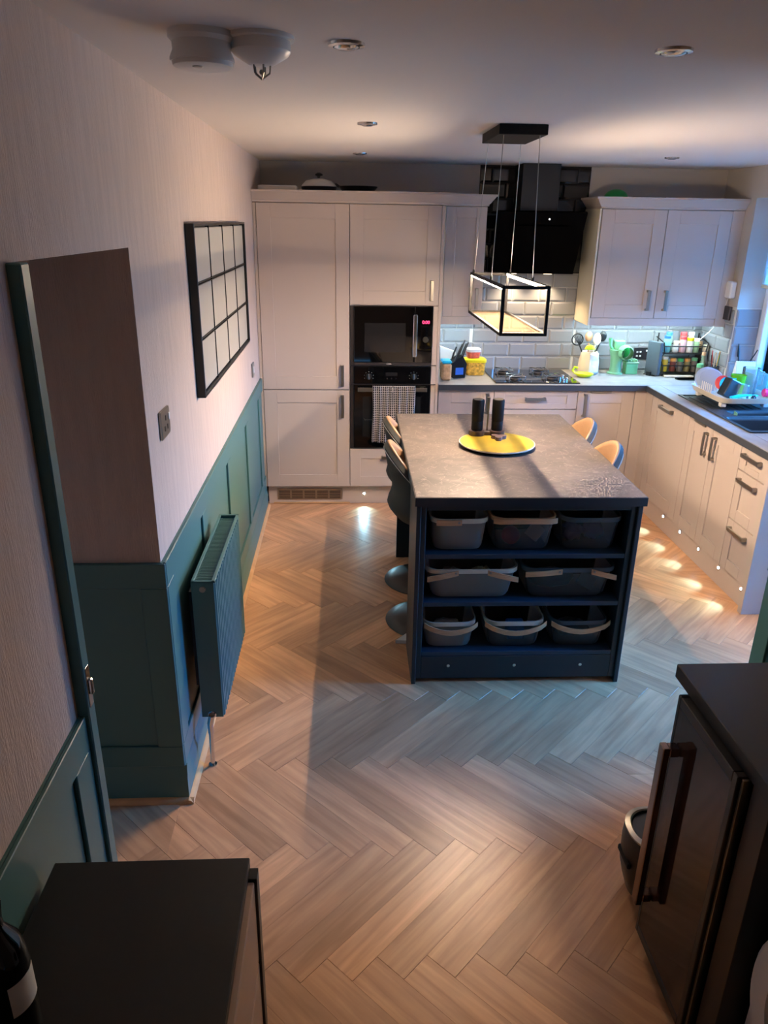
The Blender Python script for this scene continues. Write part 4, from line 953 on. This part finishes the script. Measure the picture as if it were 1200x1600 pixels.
# ================================================================ NEAR FURNITURE
t_ = thing('drawer_cabinet', 'black topped drawer cabinet with beige fronts at the lower left', 'cabinet', (.18, -4.55, 0))
b = MB(); b.box(LW+.024, .378, -5.05, -4.048, .775, .80, .002); obj('top', b, M['blacktop'], t_)
b = MB(); b.box(LW+.03, .394, -4.078, -4.05, 0, .7745, .001); b.box(LW+.03, .394, -5.05, -5.026, 0, .7745, .001); b.box(LW+.03, .36, -5.026, -4.074, .05, .767); obj('body', b, M['black'], t_)
M['beige'] = mat('beige_front', 'b09684', .45)
for z0, z1 in ((.56, .770), (.35, .55), (.10, .34)): b = MB(); b.box(.361, .389, -5.02, -4.08, z0, z1, .002); obj('drawer', b, M['beige'], t_, 'beige drawer front')
t_ = thing('bottle', 'dark swing-top bottle standing on the black cabinet at the left', 'bottle', (.058, -4.375, .80))
b = MB(); b.lathe((0, 0, .001), [(.036, 0), (.041, .006), (.041, .15), (.034, .185), (.018, .215), (.0145, .25), (.0165, .255), (.0165, .265), (.014, .267)], 32); obj('body', b, M['blackglass'], t_, world=False)
b = MB(); b.grid(lambda u, v: (.0415*math.cos(R(-55+75*u)), .0415*math.sin(R(-55+75*u)), .075+.06*v), 12, 2); obj('label', b, M['paperw'], t_, 'white paper label', world=False)
b = MB(); b.lathe((0, 0, .267), [(.012, 0), (.014, .006), (.010, .016)], 20); b.sphere((0, 0, .315), .007, 12); obj('stopper', b, M['black'], t_, world=False)
b = MB(); b.tube([(0, 0, .28), (.001, 0, .312)], .0016, 6); b.tube([(.018, 0, .24), (.022, 0, .272), (0, 0, .290), (-.022, 0, .272), (-.018, 0, .24)], .0016, 6); obj('swing_wire', b, M['chrome'], t_, world=False)
# counter on the right
b = MB(); b.box(1.437, 2.033, -5.1, -3.54, .86, .90, .002); tag(obj('counter_top', b, M['blacktop']), 'black counter top over the wine cooler at lower right', 'worktop')
b = MB(); b.box(1.455, 2.02, -3.612, -3.59, 0, .859, .001); tag(obj('cabinet_panel', b, M['black']), 'black end panel between the pet feeder and the wine cooler', 'panel')
t_ = thing('wine_cooler', 'slim black wine cooler with smoked glass door and bar handle', 'wine cooler', (1.7, -3.79, 0))
ya, yb_ = -3.925, -3.618
b = MB(); b.box(1.45, 2.0, ya, ya+.02, .02, .855); b.box(1.45, 2.0, yb_-.02, yb_, .02, .855); b.box(1.45, 2.0, ya+.02, yb_-.02, .02, .10); b.box(1.45, 2.0, ya+.02, yb_-.02, .835, .855); b.box(1.98, 2.0, ya+.02, yb_-.02, .1, .835); obj('body', b, M['black'], t_)
for z in (.26, .40, .54, .68): b = MB(); b.box(1.47, 1.97, ya+.021, yb_-.021, z, z+.012); obj('rack', b, M['darkwood'], t_)
b = MB(); b.box(1.415, 1.444, yb_-.014, yb_, .045, .86, .002); b.box(1.415, 1.444, ya, ya+.02, .045, .86, .002); b.box(1.415, 1.444, ya+.02, yb_-.014, .045, .075, .002); b.box(1.415, 1.444, ya+.02, yb_-.014, .83, .86, .002); d = obj('door', b, M['black'], t_)
b = MB(); b.box(1.416, 1.428, ya+.02, yb_-.014, .075, .83); obj('glass', b, M['cooler'], d)
b = MB(); b.box(1.424, 1.446, ya-.009, ya-.001, .05, .858, .001); obj('edge_trim', b, M['nickel'], d, 'grey edge trim')
b = MB(); b.box(1.372, 1.390, -3.676, -3.646, .20, .735, .002); b.box(1.390, 1.4149, -3.676, -3.646, .708, .733, .002); b.box(1.390, 1.4149, -3.676, -3.646, .212, .238, .002); obj('handle', b, M['chromedark'], d, 'chrome bar handle with dark reflections in its colour')
b = MB(); b.box(1.44, 2.02, -4.015, -3.945, 0, .859, .001); tag(obj('cabinet_panel', b, M['black']), 'thick black upright panel between wine cooler and washing machine', 'panel')
t_ = thing('washing_machine', 'white washing machine with round door at the right edge', 'washing machine', (1.75, -4.3, 0))
b = MB(); b.box(1.49, 2.02, -4.57, -4.03, .01, .85, .012); obj('body', b, M['white'], t_)
b = MB(); b.lathe((1.488, -4.275, .46), [(.225, 0), (.225, -.02), (.21, -.032), (.15, -.034), (.145, -.01)], 44, 'x', cap=False); d = obj('door', b, M['white'], t_)
b = MB(); b.lathe((1.478, -4.275, .46), [(.146, 0), (.14, -.012), (.08, -.022), (.01, -.026)], 36, 'x'); obj('porthole', b, M['blackglass'], d)
b = MB(); b.box(1.484, 1.49, -4.55, -4.05, .74, .835, .003); obj('control_strip', b, M['offwhite'], t_)
# pet feeder
t_ = thing('pet_feeder', 'black rounded pet feeder on the floor at the far end of counter', 'pet feeder', (1.535, -3.445, 0))
b = MB(); rings = []
for k, z in ((.62, .001), (.72, .01), (.86, .06), (.97, .11), (1.0, .20), (.97, .24)): rings.append([(x*k, y*k, z) for x, y in rrect(.22, .19, .085, 8)])
loft(b, rings); obj('body', b, M['black'], t_, world=False)
b = MB(); rings = [[(x*k, y*k, z) for x, y in rrect(.22, .19, .085, 8)] for k, z in ((.97, .241), (.98, .248), (.84, .252), (.80, .248))]; loft(b, rings, False, False); obj('rim', b, M['nickel'], t_, 'silver top rim', world=False)
b = MB(); rings = [[(x*k, y*k, z) for x, y in rrect(.22, .19, .085, 8)] for k, z in ((.81, .249), (.70, .225), (.64, .22))]; loft(b, rings, False, True); obj('bowl', b, M['matblack'], t_, world=False)
b = MB(); b.box(-.112, -.100, -.05, .04, .135, .155, .004); obj('slot', b, M['matblack'], t_, world=False)

# ================================================================ WORKTOP CLUTTER
KZ = .9125
b = MB(); b.box(-.035, .035, -.06, .06, 0, .12, .012); o = tag(obj('bread_bag', b, M['brown']), 'brown bread bag at the far left of the worktop', 'bread bag'); o.location = (1.29, .16, KZ)
b = MB(); b.box(-.036, .036, -.061, .061, .12, .14, .008); obj('bag_top', b, M['turq'], o, 'turquoise top', world=False)
b = MB(); b.prism([(-.06, 0), (.06, 0), (.05, .16), (-.07, .2)], -.02, .02, 'xz'); o = tag(obj('paper_bag', b, M['paperw']), 'white paper bag leaning behind the knife block', 'bag'); o.location = (1.34, .40, KZ)
t_ = thing('knife_block', 'black knife block full of knives left of the hob', 'knife block', (1.385, .25, KZ), 12)
b = MB(); b.prism([(-.045, 0), (.045, 0), (.055, .10), (.02, .16), (-.055, .11)], -.05, .05, 'xz'); obj('block', b, M['matblack'], t_, world=False)
b = MB(); b.box(-.03, .03, -.052, -.05, .025, .075); obj('printed_label', b, M['blue'], t_, 'blue printed label', world=False)
for i, (kx, ky, l) in enumerate(((-.03, -.03, .10), (-.01, .0, .11), (.012, .03, .13), (-.035, .03, .09), (.02, -.03, .12), (.03, .01, .10))):
    b = MB(); z = .13+.02*(kx+.04)/.08; a = (kx+l*.38, ky, z+l*.85)
    b.tube([(kx, ky, z-.02), (kx+l*.15, ky, z+l*.3), a], [.009, .011, .010], 8, flat=.6); kn = tag(obj('knife', b, M['black'] if i % 2 else M['steel']), ['short front', 'second', 'rear', 'left rear', 'tall front', 'right'][i]+' knife standing in the black knife block', 'knife', 'knives in the block')
    kn.location = (1.385, .25, KZ+.005); kn.rotation_euler = (0, 0, R(12))
def tub(x, y, z, w, d, h, m, lid, label, rz=0):
    t_ = thing('food_tub', label, 'tub', (x, y, z), rz); b = MB()
    loft(b, [[(px, py, zz) for px, py in rrect(w*k, d*k, .02, 4)] for k, zz in ((.84, .0), (.88, .006), (.97, h))]); obj('box', b, m, t_, world=False)
    b = MB(); loft(b, [[(px, py, zz) for px, py in rrect(w*k, d*k, .022, 4)] for k, zz in ((1.03, h), (1.05, h+.004), (1.03, h+.02), (.85, h+.026))]); obj('lid', b, lid, t_, world=False)
    return t_
tub(1.53, .36, KZ, .155, .13, .095, mat('yellow_pasta', 'c89a3a', .3, var=.5, vscale=60), M['yellow'], 'clear tub of snacks with a bright yellow lid left of hob')
tub(1.515, .36, KZ+.123, .10, .09, .045, mat('red_fruit', 'd0604c', .3, var=.3, vscale=50), M['white'], 'small red tub with white lid on the yellow-lidded tub', 8)
# utensil pot and friends
t_ = thing('utensil_pot', 'cream face-shaped pot of cooking utensils right of the hob', 'pot', (2.41, .42, KZ))
b = MB(); b.lathe((0, 0, 0), [(.066, 0), (.072, .005), (.078, .04), (.074, .10), (.062, .155), (.058, .165), (.052, .165), (.052, .03)], 32); obj('body', b, M['offwhite'], t_, world=False)
b = MB(); b.grid(lambda u, v: ((.0775-.010*v)*math.sin((u-.2)*1.3), -(.0775-.010*v)*math.cos((u-.2)*1.3)-.004-.006*math.sin(v*9)*math.sin(u*3.1)**2, .012+.145*v), 14, 14); o = obj('face_relief', b, mat('pale_blue_glaze', 'd5dde6', .35), t_, 'pale blue face in relief', world=False); md = o.modifiers.new('t', 'SOLIDIFY'); md.thickness = .006
def utensil(label, top, m, kind, base=(2.41, .42, KZ+.035)):
    t_ = thing('utensil', label, 'utensil', base, group='utensils in the pot'); v = Vector(top)-Vector(base)
    b = MB(); b.tube([(0, 0, 0), tuple(v*.8)], .0055, 8); obj('shaft', b, m, t_, world=False)
    b = MB()
    if kind == 'spoon': b.sphere(tuple(v), .03, 16, 1.6, 1, .3)
    elif kind == 'turner':
        for i in range(6): b.tube([tuple(v*.78), tuple(v+Vector((-.035+i*.014, 0, .03)))], .0025, 6)
        b.tube([tuple(v+Vector((.042*math.cos(a), 0, .042*math.sin(a)))) for a in [2*math.pi*i/18 for i in range(18)]], .005, 6, True)
    elif kind == 'fan': b.lathe(tuple(v), [(.001, .032), (.03, .025), (.042, .002), (.04, -.002)], 18, sy=.4)
    else: b.sphere(tuple(v), .03, 14, 1.3, 1, .5)
    obj('head', b, m, t_, world=False)
utensil('black slotted spatula leaning left in the utensil pot', (2.31, .43, KZ+.25), M['black'], 'turner')
utensil('lime green silicone spatula at the front of the utensil pot', (2.39, .36, KZ+.19), M['lime'], 'fan')
utensil('pale wooden spoon standing at the right of the utensil pot', (2.455, .42, KZ+.255), M['offwhite'], 'spoon')
utensil('light wooden stick in the middle of the utensil pot', (2.40, .45, KZ+.27), M['wood'], 'x')
utensil('black ladle leaning right in the utensil pot', (2.51, .46, KZ+.27), M['black'], 'y')
t_ = thing('spoon_rest', 'bright lime spoon rest on the worktop beside the hob', 'spoon rest', (2.335, .27, KZ), -25)
b = MB(); b.grid(lambda u, v: (.055*v*math.cos(2*math.pi*u)*1.25, .05*v*math.sin(2*math.pi*u), .002+.028*v**3), 24, 7, True); o = obj('dish', b, M['lime'], t_, world=False, recalc=False); md = o.modifiers.new('t', 'SOLIDIFY'); md.thickness = .004; md.offset = 1
b = MB(); b.tube([(-.06, 0, .02), (-.085, .01, .04), (-.075, .015, .065), (-.05, .02, .06)], .014, 10, flat=.5); obj('notch', b, M['lime'], t_, world=False)
t_ = thing('rotary_grater', 'sage green rotary grater standing on the worktop', 'grater', (2.62, .42, KZ))
b = MB(); b.lathe((0, 0, 0), [(.060, 0), (.058, .010), (.045, .014), (.040, .06), (.044, .12), (.055, .165), (.058, .18)], 28); obj('body', b, M['sage'], t_, world=False)
b = MB(); b.lathe((.045, -.02, .20), [(.045, -.03), (.055, 0), (.055, .04), (.046, .042), (.046, 0)], 28, 'y', cap=False); b.xf(Matrix.Translation((0, -.05, -.035))); dd = obj('drum', b, M['sage'], t_, world=False)
b = MB(); b.lathe((.045, -.02, .165), [(.045, 0), (.02, .004)], 24, 'y'); obj('blade', b, M['green'], dd, 'dark green blade', world=False)
b = MB(); b.box(-.03, .05, -.02, .045, .18, .25, .008); obj('hopper', b, M['sage'], t_, world=False)
b = MB(); b.tube([(-.03, 0, .17), (-.06, -.01, .21), (-.065, -.01, .265)], [.012, .01, .014], 10); obj('crank_handle', b, M['mint'], t_, world=False)
t_ = thing('sponge_caddy', 'small square mint green box beside the rotary grater', 'caddy', (2.735, .42, KZ))
b = MB(); b.box(-.045, .045, -.04, .04, 0, .08, .004); obj('box', b, M['mint'], t_, world=False)
b = MB(); b.box(-.05, .05, -.045, .045, .08, .092, .003); 
for i in range(4): b.box(-.04+i*.022, -.025+i*.022, -.035, .035, .092, .11, .004)
obj('lid', b, M['sage'], t_, 'pale green lid', world=False)
t_ = thing('wall_socket', 'dark steel double socket on the tiles under right wall cabinet', 'socket', (2.87, BW-.013, 1.0))
b = MB(); b.box(2.80, 2.94, BW-.022, BW-.0125, 1.0, 1.088, .002); obj('plate', b, M['steel'], t_)
b = MB()
for dx, dz in ((-.045, .01), (-.045, -.02), (-.02, -.02), (-.02, .012), (.03, .02)): b.box(2.87+dx-.007, 2.87+dx+.007, BW-.026, BW-.0219, 1.044+dz-.006, 1.044+dz+.006, .001)
obj('inserts', b, M['white'], t_)
t_ = thing('tablet_stand', 'slate grey upright board standing beside the spice rack', 'board', (2.885, .36, KZ), 28)
b = MB(); b.box(-.016, .016, -.06, .06, .004, .25, .004); obj('board', b, M['slate'], t_, world=False)
b = MB(); b.box(-.03, .03, -.055, .055, 0, .005, .001); b.box(-.045, -.03, -.02, .02, 0, .03, .002); obj('foot', b, M['black'], t_, world=False)
# spice rack
SRX, SRY = 3.10, .40
t_ = thing('spice_rack', 'black wire two tier spice rack in the worktop corner', 'rack', (SRX, SRY, KZ))
b = MB(); hw, hd = .155, .075
for z in (.022, .165):
    for zz in (0, .055): b.tube([(-hw, -hd, z+zz), (hw, -hd, z+zz), (hw, hd, z+zz), (-hw, hd, z+zz)], .0042, 6, True)
    for i in range(9): xx = -hw+2*hw*i/8; b.tube([(xx, -hd, z), (xx, hd, z)], .0025, 6)
for x in (-hw, hw):
    b.tube([(x, hd, .0), (x, hd, .30)], .005, 8); b.tube([(x, -hd, .0), (x, -hd, .08)], .005, 8); b.tube([(x, -hd, .165), (x*1.08, -hd, .245), (x*1.08, hd, .27)], .005, 8)
    b.tube([(x, -hd, .077), (x, -.01, .12), (x, -hd, .165)], .004, 6)
obj('wire_frame', b, M['black'], t_, world=False)
b = MB(); b.box(-hw+.005, hw-.005, -hd+.005, hd-.005, .026, .028); b.box(-hw+.005, hw-.005, -hd+.005, hd-.005, .169, .171); obj('tray', b, M['black'], t_, world=False)
def jar(x, y, z, r, h, m, lid, label, lh=.02, cat='jar', group=None, neck=None):
    t_ = thing('jar' if cat == 'jar' else cat.replace(' ', '_'), label, cat, (x, y, z), 0, group)
    b = MB()
    if neck: b.lathe((0, 0, 0), [(r*.92, 0), (r, .006), (r, h*.55), (neck, h*.75), (neck, h)], 20)
    else: b.lathe((0, 0, 0), [(r*.92, 0), (r, .004), (r, h*.86), (r*.82, h)], 20)
    obj('body', b, m, t_, world=False)
    rl = (neck*1.15 if neck else r*.95); b = MB(); b.lathe((0, 0, h), [(rl, 0), (rl, lh*.85), (rl*.9, lh)], 20); obj('lid', b, lid, t_, world=False)
    return t_
yl, rd, wh, pk, gr = mat('turmeric', 'd4b21c', .4), mat('dark_red_spice', '6b2a22', .4), mat('white_label', 'd9d6d0', .5), mat('pink_label', 'e0b0b4', .5), mat('grey_pepper', '6b6660', .5)
low = [(-.125, yl, M['offwhite'], 'yellow spice jar at the left end of lower rack tier', .09, .024), (-.06, rd, M['orange'], 'dark red spice jar with orange lid on the lower tier', .075, .022), (-.005, gr, M['green'], 'grey spice jar with green lid on the lower tier', .075, .022),
       (.05, mat('olive_spice', '8a7c4c', .5), M['orange'], 'olive spice jar with orange lid on the lower tier', .075, .022), (.105, gr, M['mint'], 'spice jar with mint lid at the right of the lower tier', .08, .022)]
for dx, m, l, lb, h_, r_ in low: jar(SRX+dx, SRY-.03, KZ+.0285, r_, h_, m, l, lb, .022)
topj = [(-.125, mat('cyan_pack', '7fc4c8', .4), M['blue'], 'tall pale jar with blue lid on the upper tier', .10, .026), (-.055, wh, M['offwhite'], 'white tub on the upper tier beside the red lidded jar', .06, .022), (-.005, pk, M['red'], 'pink labelled jar with red lid on the upper tier', .095, .024),
        (.05, wh, M['yellow'], 'white jar with yellow lid on the upper tier', .085, .026), (.10, mat('green_label', '8fae84', .5), M['white'], 'green labelled jar at the right of the upper tier', .08, .022)]
for dx, m, l, lb, h_, r_ in topj: jar(SRX+dx, SRY-.025, KZ+.1715, r_, h_, m, l, lb, .022)
for dx, m, l, lb in ((-.09, M['sage'], M['blue'], 'green packet jar at the back left of the upper tier'), (.02, yl, M['red'], 'yellow jar with red lid at the back of upper tier'), (.08, pk, M['white'], 'pale pink jar at the back right of the upper tier')): jar(SRX+dx, SRY+.035, KZ+.1715, .024, .115, m, l, lb, .024)
b = MB(); b.box(2.955, 3.17, .27, .318, KZ, KZ+.012, .003); tag(obj('wooden_strip', b, M['offwhite']), 'pale wooden strip lying in front of the spice rack', 'board')
b = MB(); loft(b, [[(x, y, z) for x, y in rrect(.17, .085, .03, 5)] for z in (0, .006)]); b.v = [(x+3.09, y+.20, z+KZ) for x, y, z in b.v]; sl = tag(obj('slate_dish', b, M['black']), 'black shallow dish in front of the spice rack', 'dish')
b = MB(); loft(b, [[(x+3.09, y+.20, KZ+.0062) for x, y in rrect(.17*k, .085*k, .03*k, 5)] for k in (.9, .5)]); obj('inlay', b, M['slate'], sl)
jar(3.185, .225, KZ, .026, .085, gr, M['mint'], 'short glass jar with green lid beside the black dish', .026)
jar(3.235, .30, KZ, .03, .16, see_through('pale_green_glass', '9fb8a0', .5), M['wood'], 'corked clear oil bottle in front of the pepper mills', .025, 'bottle', None, .013)
jar(3.27, .47, KZ, .026, .19, M['darkwood'], M['wood'], 'tall dark pepper mill with tan top in the corner', .05, 'pepper mill', None, .018)
jar(3.285, .39, KZ, .026, .18, mat('grey_mill', '8d8f8c', .3), M['offwhite'], 'grey salt mill with cream top in the corner', .045, 'salt mill', None, .019)
t_ = thing('cutlery_pot', 'dark pot holding thin sticks beside the window corner', 'pot', (3.275, .20, KZ)); b = MB(); b.lathe((0, 0, 0), [(.03, 0), (.032, .004), (.035, .10), (.031, .10), (.029, .01)], 24); obj('body', b, M['slate'], t_, world=False)
for i in range(6):
    b = MB(); a = R(60*i); b.tube([(.012*math.cos(a), .012*math.sin(a), .012), (.03*math.cos(a), .03*math.sin(a), .18+.015*(i % 3))], .003, 6)
    o = tag(obj('stick', b, [M['green'], M['wood'], M['red'], M['black'], M['offwhite'], M['orange']][i]), ['green', 'wooden', 'red', 'black', 'cream', 'orange'][i]+' thin stick standing in the dark corner pot', 'stick', 'sticks in the corner pot'); o.location = (3.275, .20, KZ)
# wall spur, cable, box
t_ = thing('wall_spur', 'white boxed switch with cable on the right wall by the window', 'switch', (RW, .20, 1.50)); b = MB(); b.box(3.275, RW-.001, .15, .25, 1.495, 1.61, .008); obj('box', b, M['white'], t_)
b = MB(); b.tube([(3.30, .21, 1.497), (3.295, .23, 1.42), (3.29, .26, 1.33), (3.26, .33, 1.24), (3.22, .40, 1.16), (3.19, .45, 1.10)], .0035, 8); obj('cable', b, M['white'], t_)
b = MB(); b.box(3.29, RW-.013, .14, .24, 1.345, 1.44, .003); tag(obj('control_box', b, M['steel']), 'dark grey box on the right wall below the white switch', 'box')
# drying rack
DX0, DX1, DY0_, DY1_ = 2.865, 3.235, -.79, -.30
t_ = thing('dish_rack', 'cream dish drainer tray standing over the sink drainer', 'dish rack', ((DX0+DX1)/2, (DY0_+DY1_)/2, .921))
cx_, cy_ = (DX0+DX1)/2, (DY0_+DY1_)/2; w_, d_ = DX1-DX0, DY1_-DY0_
b = MB(); loft(b, [[(px, py, z) for px, py in rrect(w_*k, d_*k, .07, 6, cx_, cy_)] for k, z in ((.90, .952), (.93, .955), (1.0, .99), (.985, .99), (.915, .96))], True, True); obj('tray', b, M['offwhite'], t_)
for x, y in ((DX0+.05, DY0_+.08), (DX1-.05, DY0_+.08), (DX0+.05, DY1_-.08), (DX1-.05, DY1_-.08)): b = MB(); b.box(x-.018, x+.018, y-.018, y+.018, .9215, .953, .004); obj('foot', b, M['white'], t_)
b = MB()
for i in range(10): b.tube([(DX0+.035, DY1_-.03-i*.026, .962), (DX0+.035, DY1_-.03-i*.026, 1.03)], .004, 6); b.tube([(DX0+.10, DY1_-.03-i*.026, .962), (DX0+.10, DY1_-.03-i*.026, 1.03)], .004, 6)
obj('prongs', b, M['white'], t_)
def put(o, loc, rot=(0, 0, 0)): o.location = loc; o.rotation_euler = tuple(R(a) for a in rot); return o
for i in range(3):
    b = MB(); b.lathe((0, 0, 0), [(.070, 0), (.074, .003), (.05, .010), (.02, .011)], 28, 'x'); put(tag(obj('glass_plate', b, M['paleglass']), ['nearest', 'middle', 'farthest'][i]+' pale glass plate standing in the dish rack', 'plate', 'glass plates in the rack'), (DX0+.075+.0*i, -.46+.03*i, 1.038), (0, 0, 60))
b = MB(); b.box(-.045, .045, -.035, .035, 0, .115, .006)
for i in range(4): b.box(-.0465, .0465, -.02+i*.012, -.015+i*.012, .01, .085)
put(tag(obj('mug', b, M['navy']), 'black square tin upturned at a tilt in the dish rack', 'tin'), (DX0+.085, -.655, .972), (0, 24, 10))
t_ = thing('water_jug', 'tall clear jug standing at the back of the dish rack', 'jug', (3.165, -.52, .962)); b = MB(); b.lathe((0, 0, 0), [(.04, 0), (.045, .004), (.052, .17), (.049, .17), (.042, .008)], 28); obj('body', b, M['glass'], t_, world=False)
b = MB(); b.tube([(.05, 0, .15), (.085, 0, .14), (.085, 0, .06), (.047, 0, .05)], .006, 8); obj('handle', b, M['glass'], t_, world=False)
b = MB(); b.lathe((0, 0, 0), [(.032, 0), (.036, .004), (.048, .13), (.0455, .13), (.034, .008)], 28); put(tag(obj('tumbler', b, see_through('green_tumbler', '6fd02a', .55)), 'green plastic tumbler standing in the dish rack', 'tumbler'), (3.07, -.555, .962))
b = MB(); b.lathe((0, 0, 0), [(.041, 0), (.041, .004), (.036, .09), (.032, .094), (.005, .095)], 28); put(tag(obj('drinking_glass', b, M['glass']), 'clear drinking glass upside down in front of the green tumbler', 'glass'), (3.045, -.68, .962))
b = MB(); b.lathe((0, 0, 0), [(.015, 0), (.035, .010), (.05, .026), (.047, .026), (.032, .011), (.013, .004)], 28); put(tag(obj('bowl', b, M['turq']), 'turquoise bowl lying on its side in the dish rack', 'bowl'), (3.0, -.565, 1.025), (60, 0, -20))
b = MB(); b.lathe((0, 0, 0), [(.045, 0), (.048, .004), (.03, .010)], 28); put(tag(obj('plate', b, M['red']), 'small red and white plate behind the turquoise bowl', 'plate'), (2.985, -.535, 1.035), (66, 0, -20))
b = MB(); b.tube([(0, 0, 0), (.05, .0, .012), (.10, .01, .015), (.17, .01, .012)], [.022, .018, .012, .010], 10, flat=.5); put(tag(obj('spatula', b, M['turq']), 'turquoise spatula lying along the front of the dish rack', 'spatula'), (2.945, -.745, .985), (0, 0, 0))
b = MB(); b.tube([(0, 0, 0), (.0, .05, .05), (0, .06, .10)], [.006, .007, .014], 8); put(tag(obj('brush', b, M['turq']), 'turquoise brush handle standing behind the black tin', 'brush'), (3.03, -.64, .975))
b = MB()
for i in range(6): a = R(60*i); b.sphere((.012*math.cos(a), 0, .012*math.sin(a)), .007, 8, 1, 1, .5)
b.sphere((0, 0, 0), .008, 8); put(tag(obj('scourer', b, M['navy']), 'small dark flower shaped scourer at the rack front edge', 'scourer'), (3.075, -.765, .99))
t_ = thing('detergent_bottle', 'pink bottle lying behind the dish rack at the frame edge', 'bottle', (3.19, -.66, 1.0)); b = MB(); b.cyl((0, 0, 0), .026, .075, 20, 'x', .005); obj('body', b, M['pink'], t_, world=False); b = MB(); b.cyl((.075, 0, 0), .028, .03, 20, 'x', .003); obj('cap', b, M['navy'], t_, 'dark cap', world=False)
b = MB(); b.box(-.03, .03, -.002, .002, 0, .16, .001); put(tag(obj('chopping_board', b, M['sage']), 'small teal board propped in the sink bowl', 'board'), (2.93, -.86, .765), (0, 0, 80))
b = MB(); b.lathe((0, 0, 0), [(.03, 0), (.033, .004), (.01, .012)], 20, sx=1.4); put(tag(obj('sponge', b, M['white']), 'white oval sponge in the half bowl of the sink', 'sponge'), (3.06, -.85, .80))
# window sill things
t_ = thing('desk_calendar', 'white spiral bound pad leaning on the window sill', 'calendar', (3.385, -.035, WZ0+.001), -8)
b = MB(); b.prism([(-.06, 0), (.06, 0), (.015, .155), (.0, .155)], -.065, .065, 'yz'); obj('pad', b, M['paperw'], t_, world=False)
b = MB()
for i in range(9): xx = -.055+i*.0137; b.tube([(xx+.0, .010+.009*math.cos(a), .157+.009*math.sin(a)) for a in [2*math.pi*k/10 for k in range(10)]], .0014, 5, True)
obj('spiral_binding', b, M['steel'], t_, world=False)
b = MB(); b.tube([(3.40, .075, 1.0), (3.385, .085, 1.12), (3.372, .085, 1.19), (3.378, .08, 1.1)], .004, 6); b.tube([(3.42, .06, 1.0), (3.47, .03, 1.12), (3.482, .02, 1.16)], .004, 6); b.box(3.395, 3.425, .05, .085, WZ0+.001, 1.005, .003)
tag(obj('wire_aerial', b, M['black']), 'black forked wire standing on the sill against blue tiles', 'aerial')
b = MB(); loft(b, [[(x+3.385, y-.19, z) for x, y in rrect(.11*k, .2*k, .03, 5)] for k, z in ((.9, WZ0+.001), (1, WZ0+.11), (.94, WZ0+.11), (.85, WZ0+.01))]); tag(obj('storage_box', b, see_through('cyan_plastic', '7fd0e0', .6)), 'pale blue plastic box on the window sill', 'box')
# things on top of the cabinets
PZ = 2.1445
t_ = thing('casserole', 'white lidded casserole dish on top of the tall fridge cabinet', 'casserole', (.40, .22, PZ))
b = MB(); b.lathe((0, 0, 0), [(.09, 0), (.112, .008), (.118, .028), (.105, .03)], 32); obj('dish', b, M['steel'], t_, world=False)
b = MB(); b.lathe((0, 0, .0305), [(.115, 0), (.112, .008), (.085, .035), (.03, .048), (.012, .05)], 32); l_ = obj('lid', b, M['white'], t_, world=False)
b = MB(); b.lathe((0, 0, .08), [(.008, 0), (.010, .012), (.026, .018), (.024, .026), (.010, .034)], 16); obj('knob', b, M['black'], l_, 'black lid knob', world=False)
t_ = thing('frying_pan', 'black frying pan on the tall units, right of the casserole', 'pan', (.66, .22, PZ)); b = MB(); b.lathe((0, 0, 0), [(.10, 0), (.105, .004), (.13, .035), (.127, .035), (.10, .006)], 32); obj('pan', b, M['black'], t_, world=False)
b = MB(); b.tube([(-.128, 0, .03), (-.155, 0, .045), (-.15, .03, .05), (-.12, .04, .032)], .006, 8); obj('handle', b, M['steel'], t_, world=False)
b = MB(); b.box(.01, .26, .08, .38, PZ, PZ+.03, .006); tag(obj('baking_tray', b, M['white']), 'flat white tray on the tall units, left of casserole', 'tray')
b = MB(); b.sphere((2.47, .42, PZ), .075, 24, .75, 1.1, 1, 0, 1); tag(obj('green_bowl', b, M['green']), 'upturned bright green bowl on top of the right wall cabinet', 'bowl')
b = MB(); b.box(2.56, 2.80, .34, .46, PZ, PZ+.008, .002); tag(obj('baking_tray', b, M['black']), 'black flat tray on the right wall cabinet beside green bowl', 'tray')
# remove zero-face leftovers
for o in list(COL.objects):
    if o.type == 'MESH' and len(o.data.polygons) == 0: bpy.data.objects.remove(o)
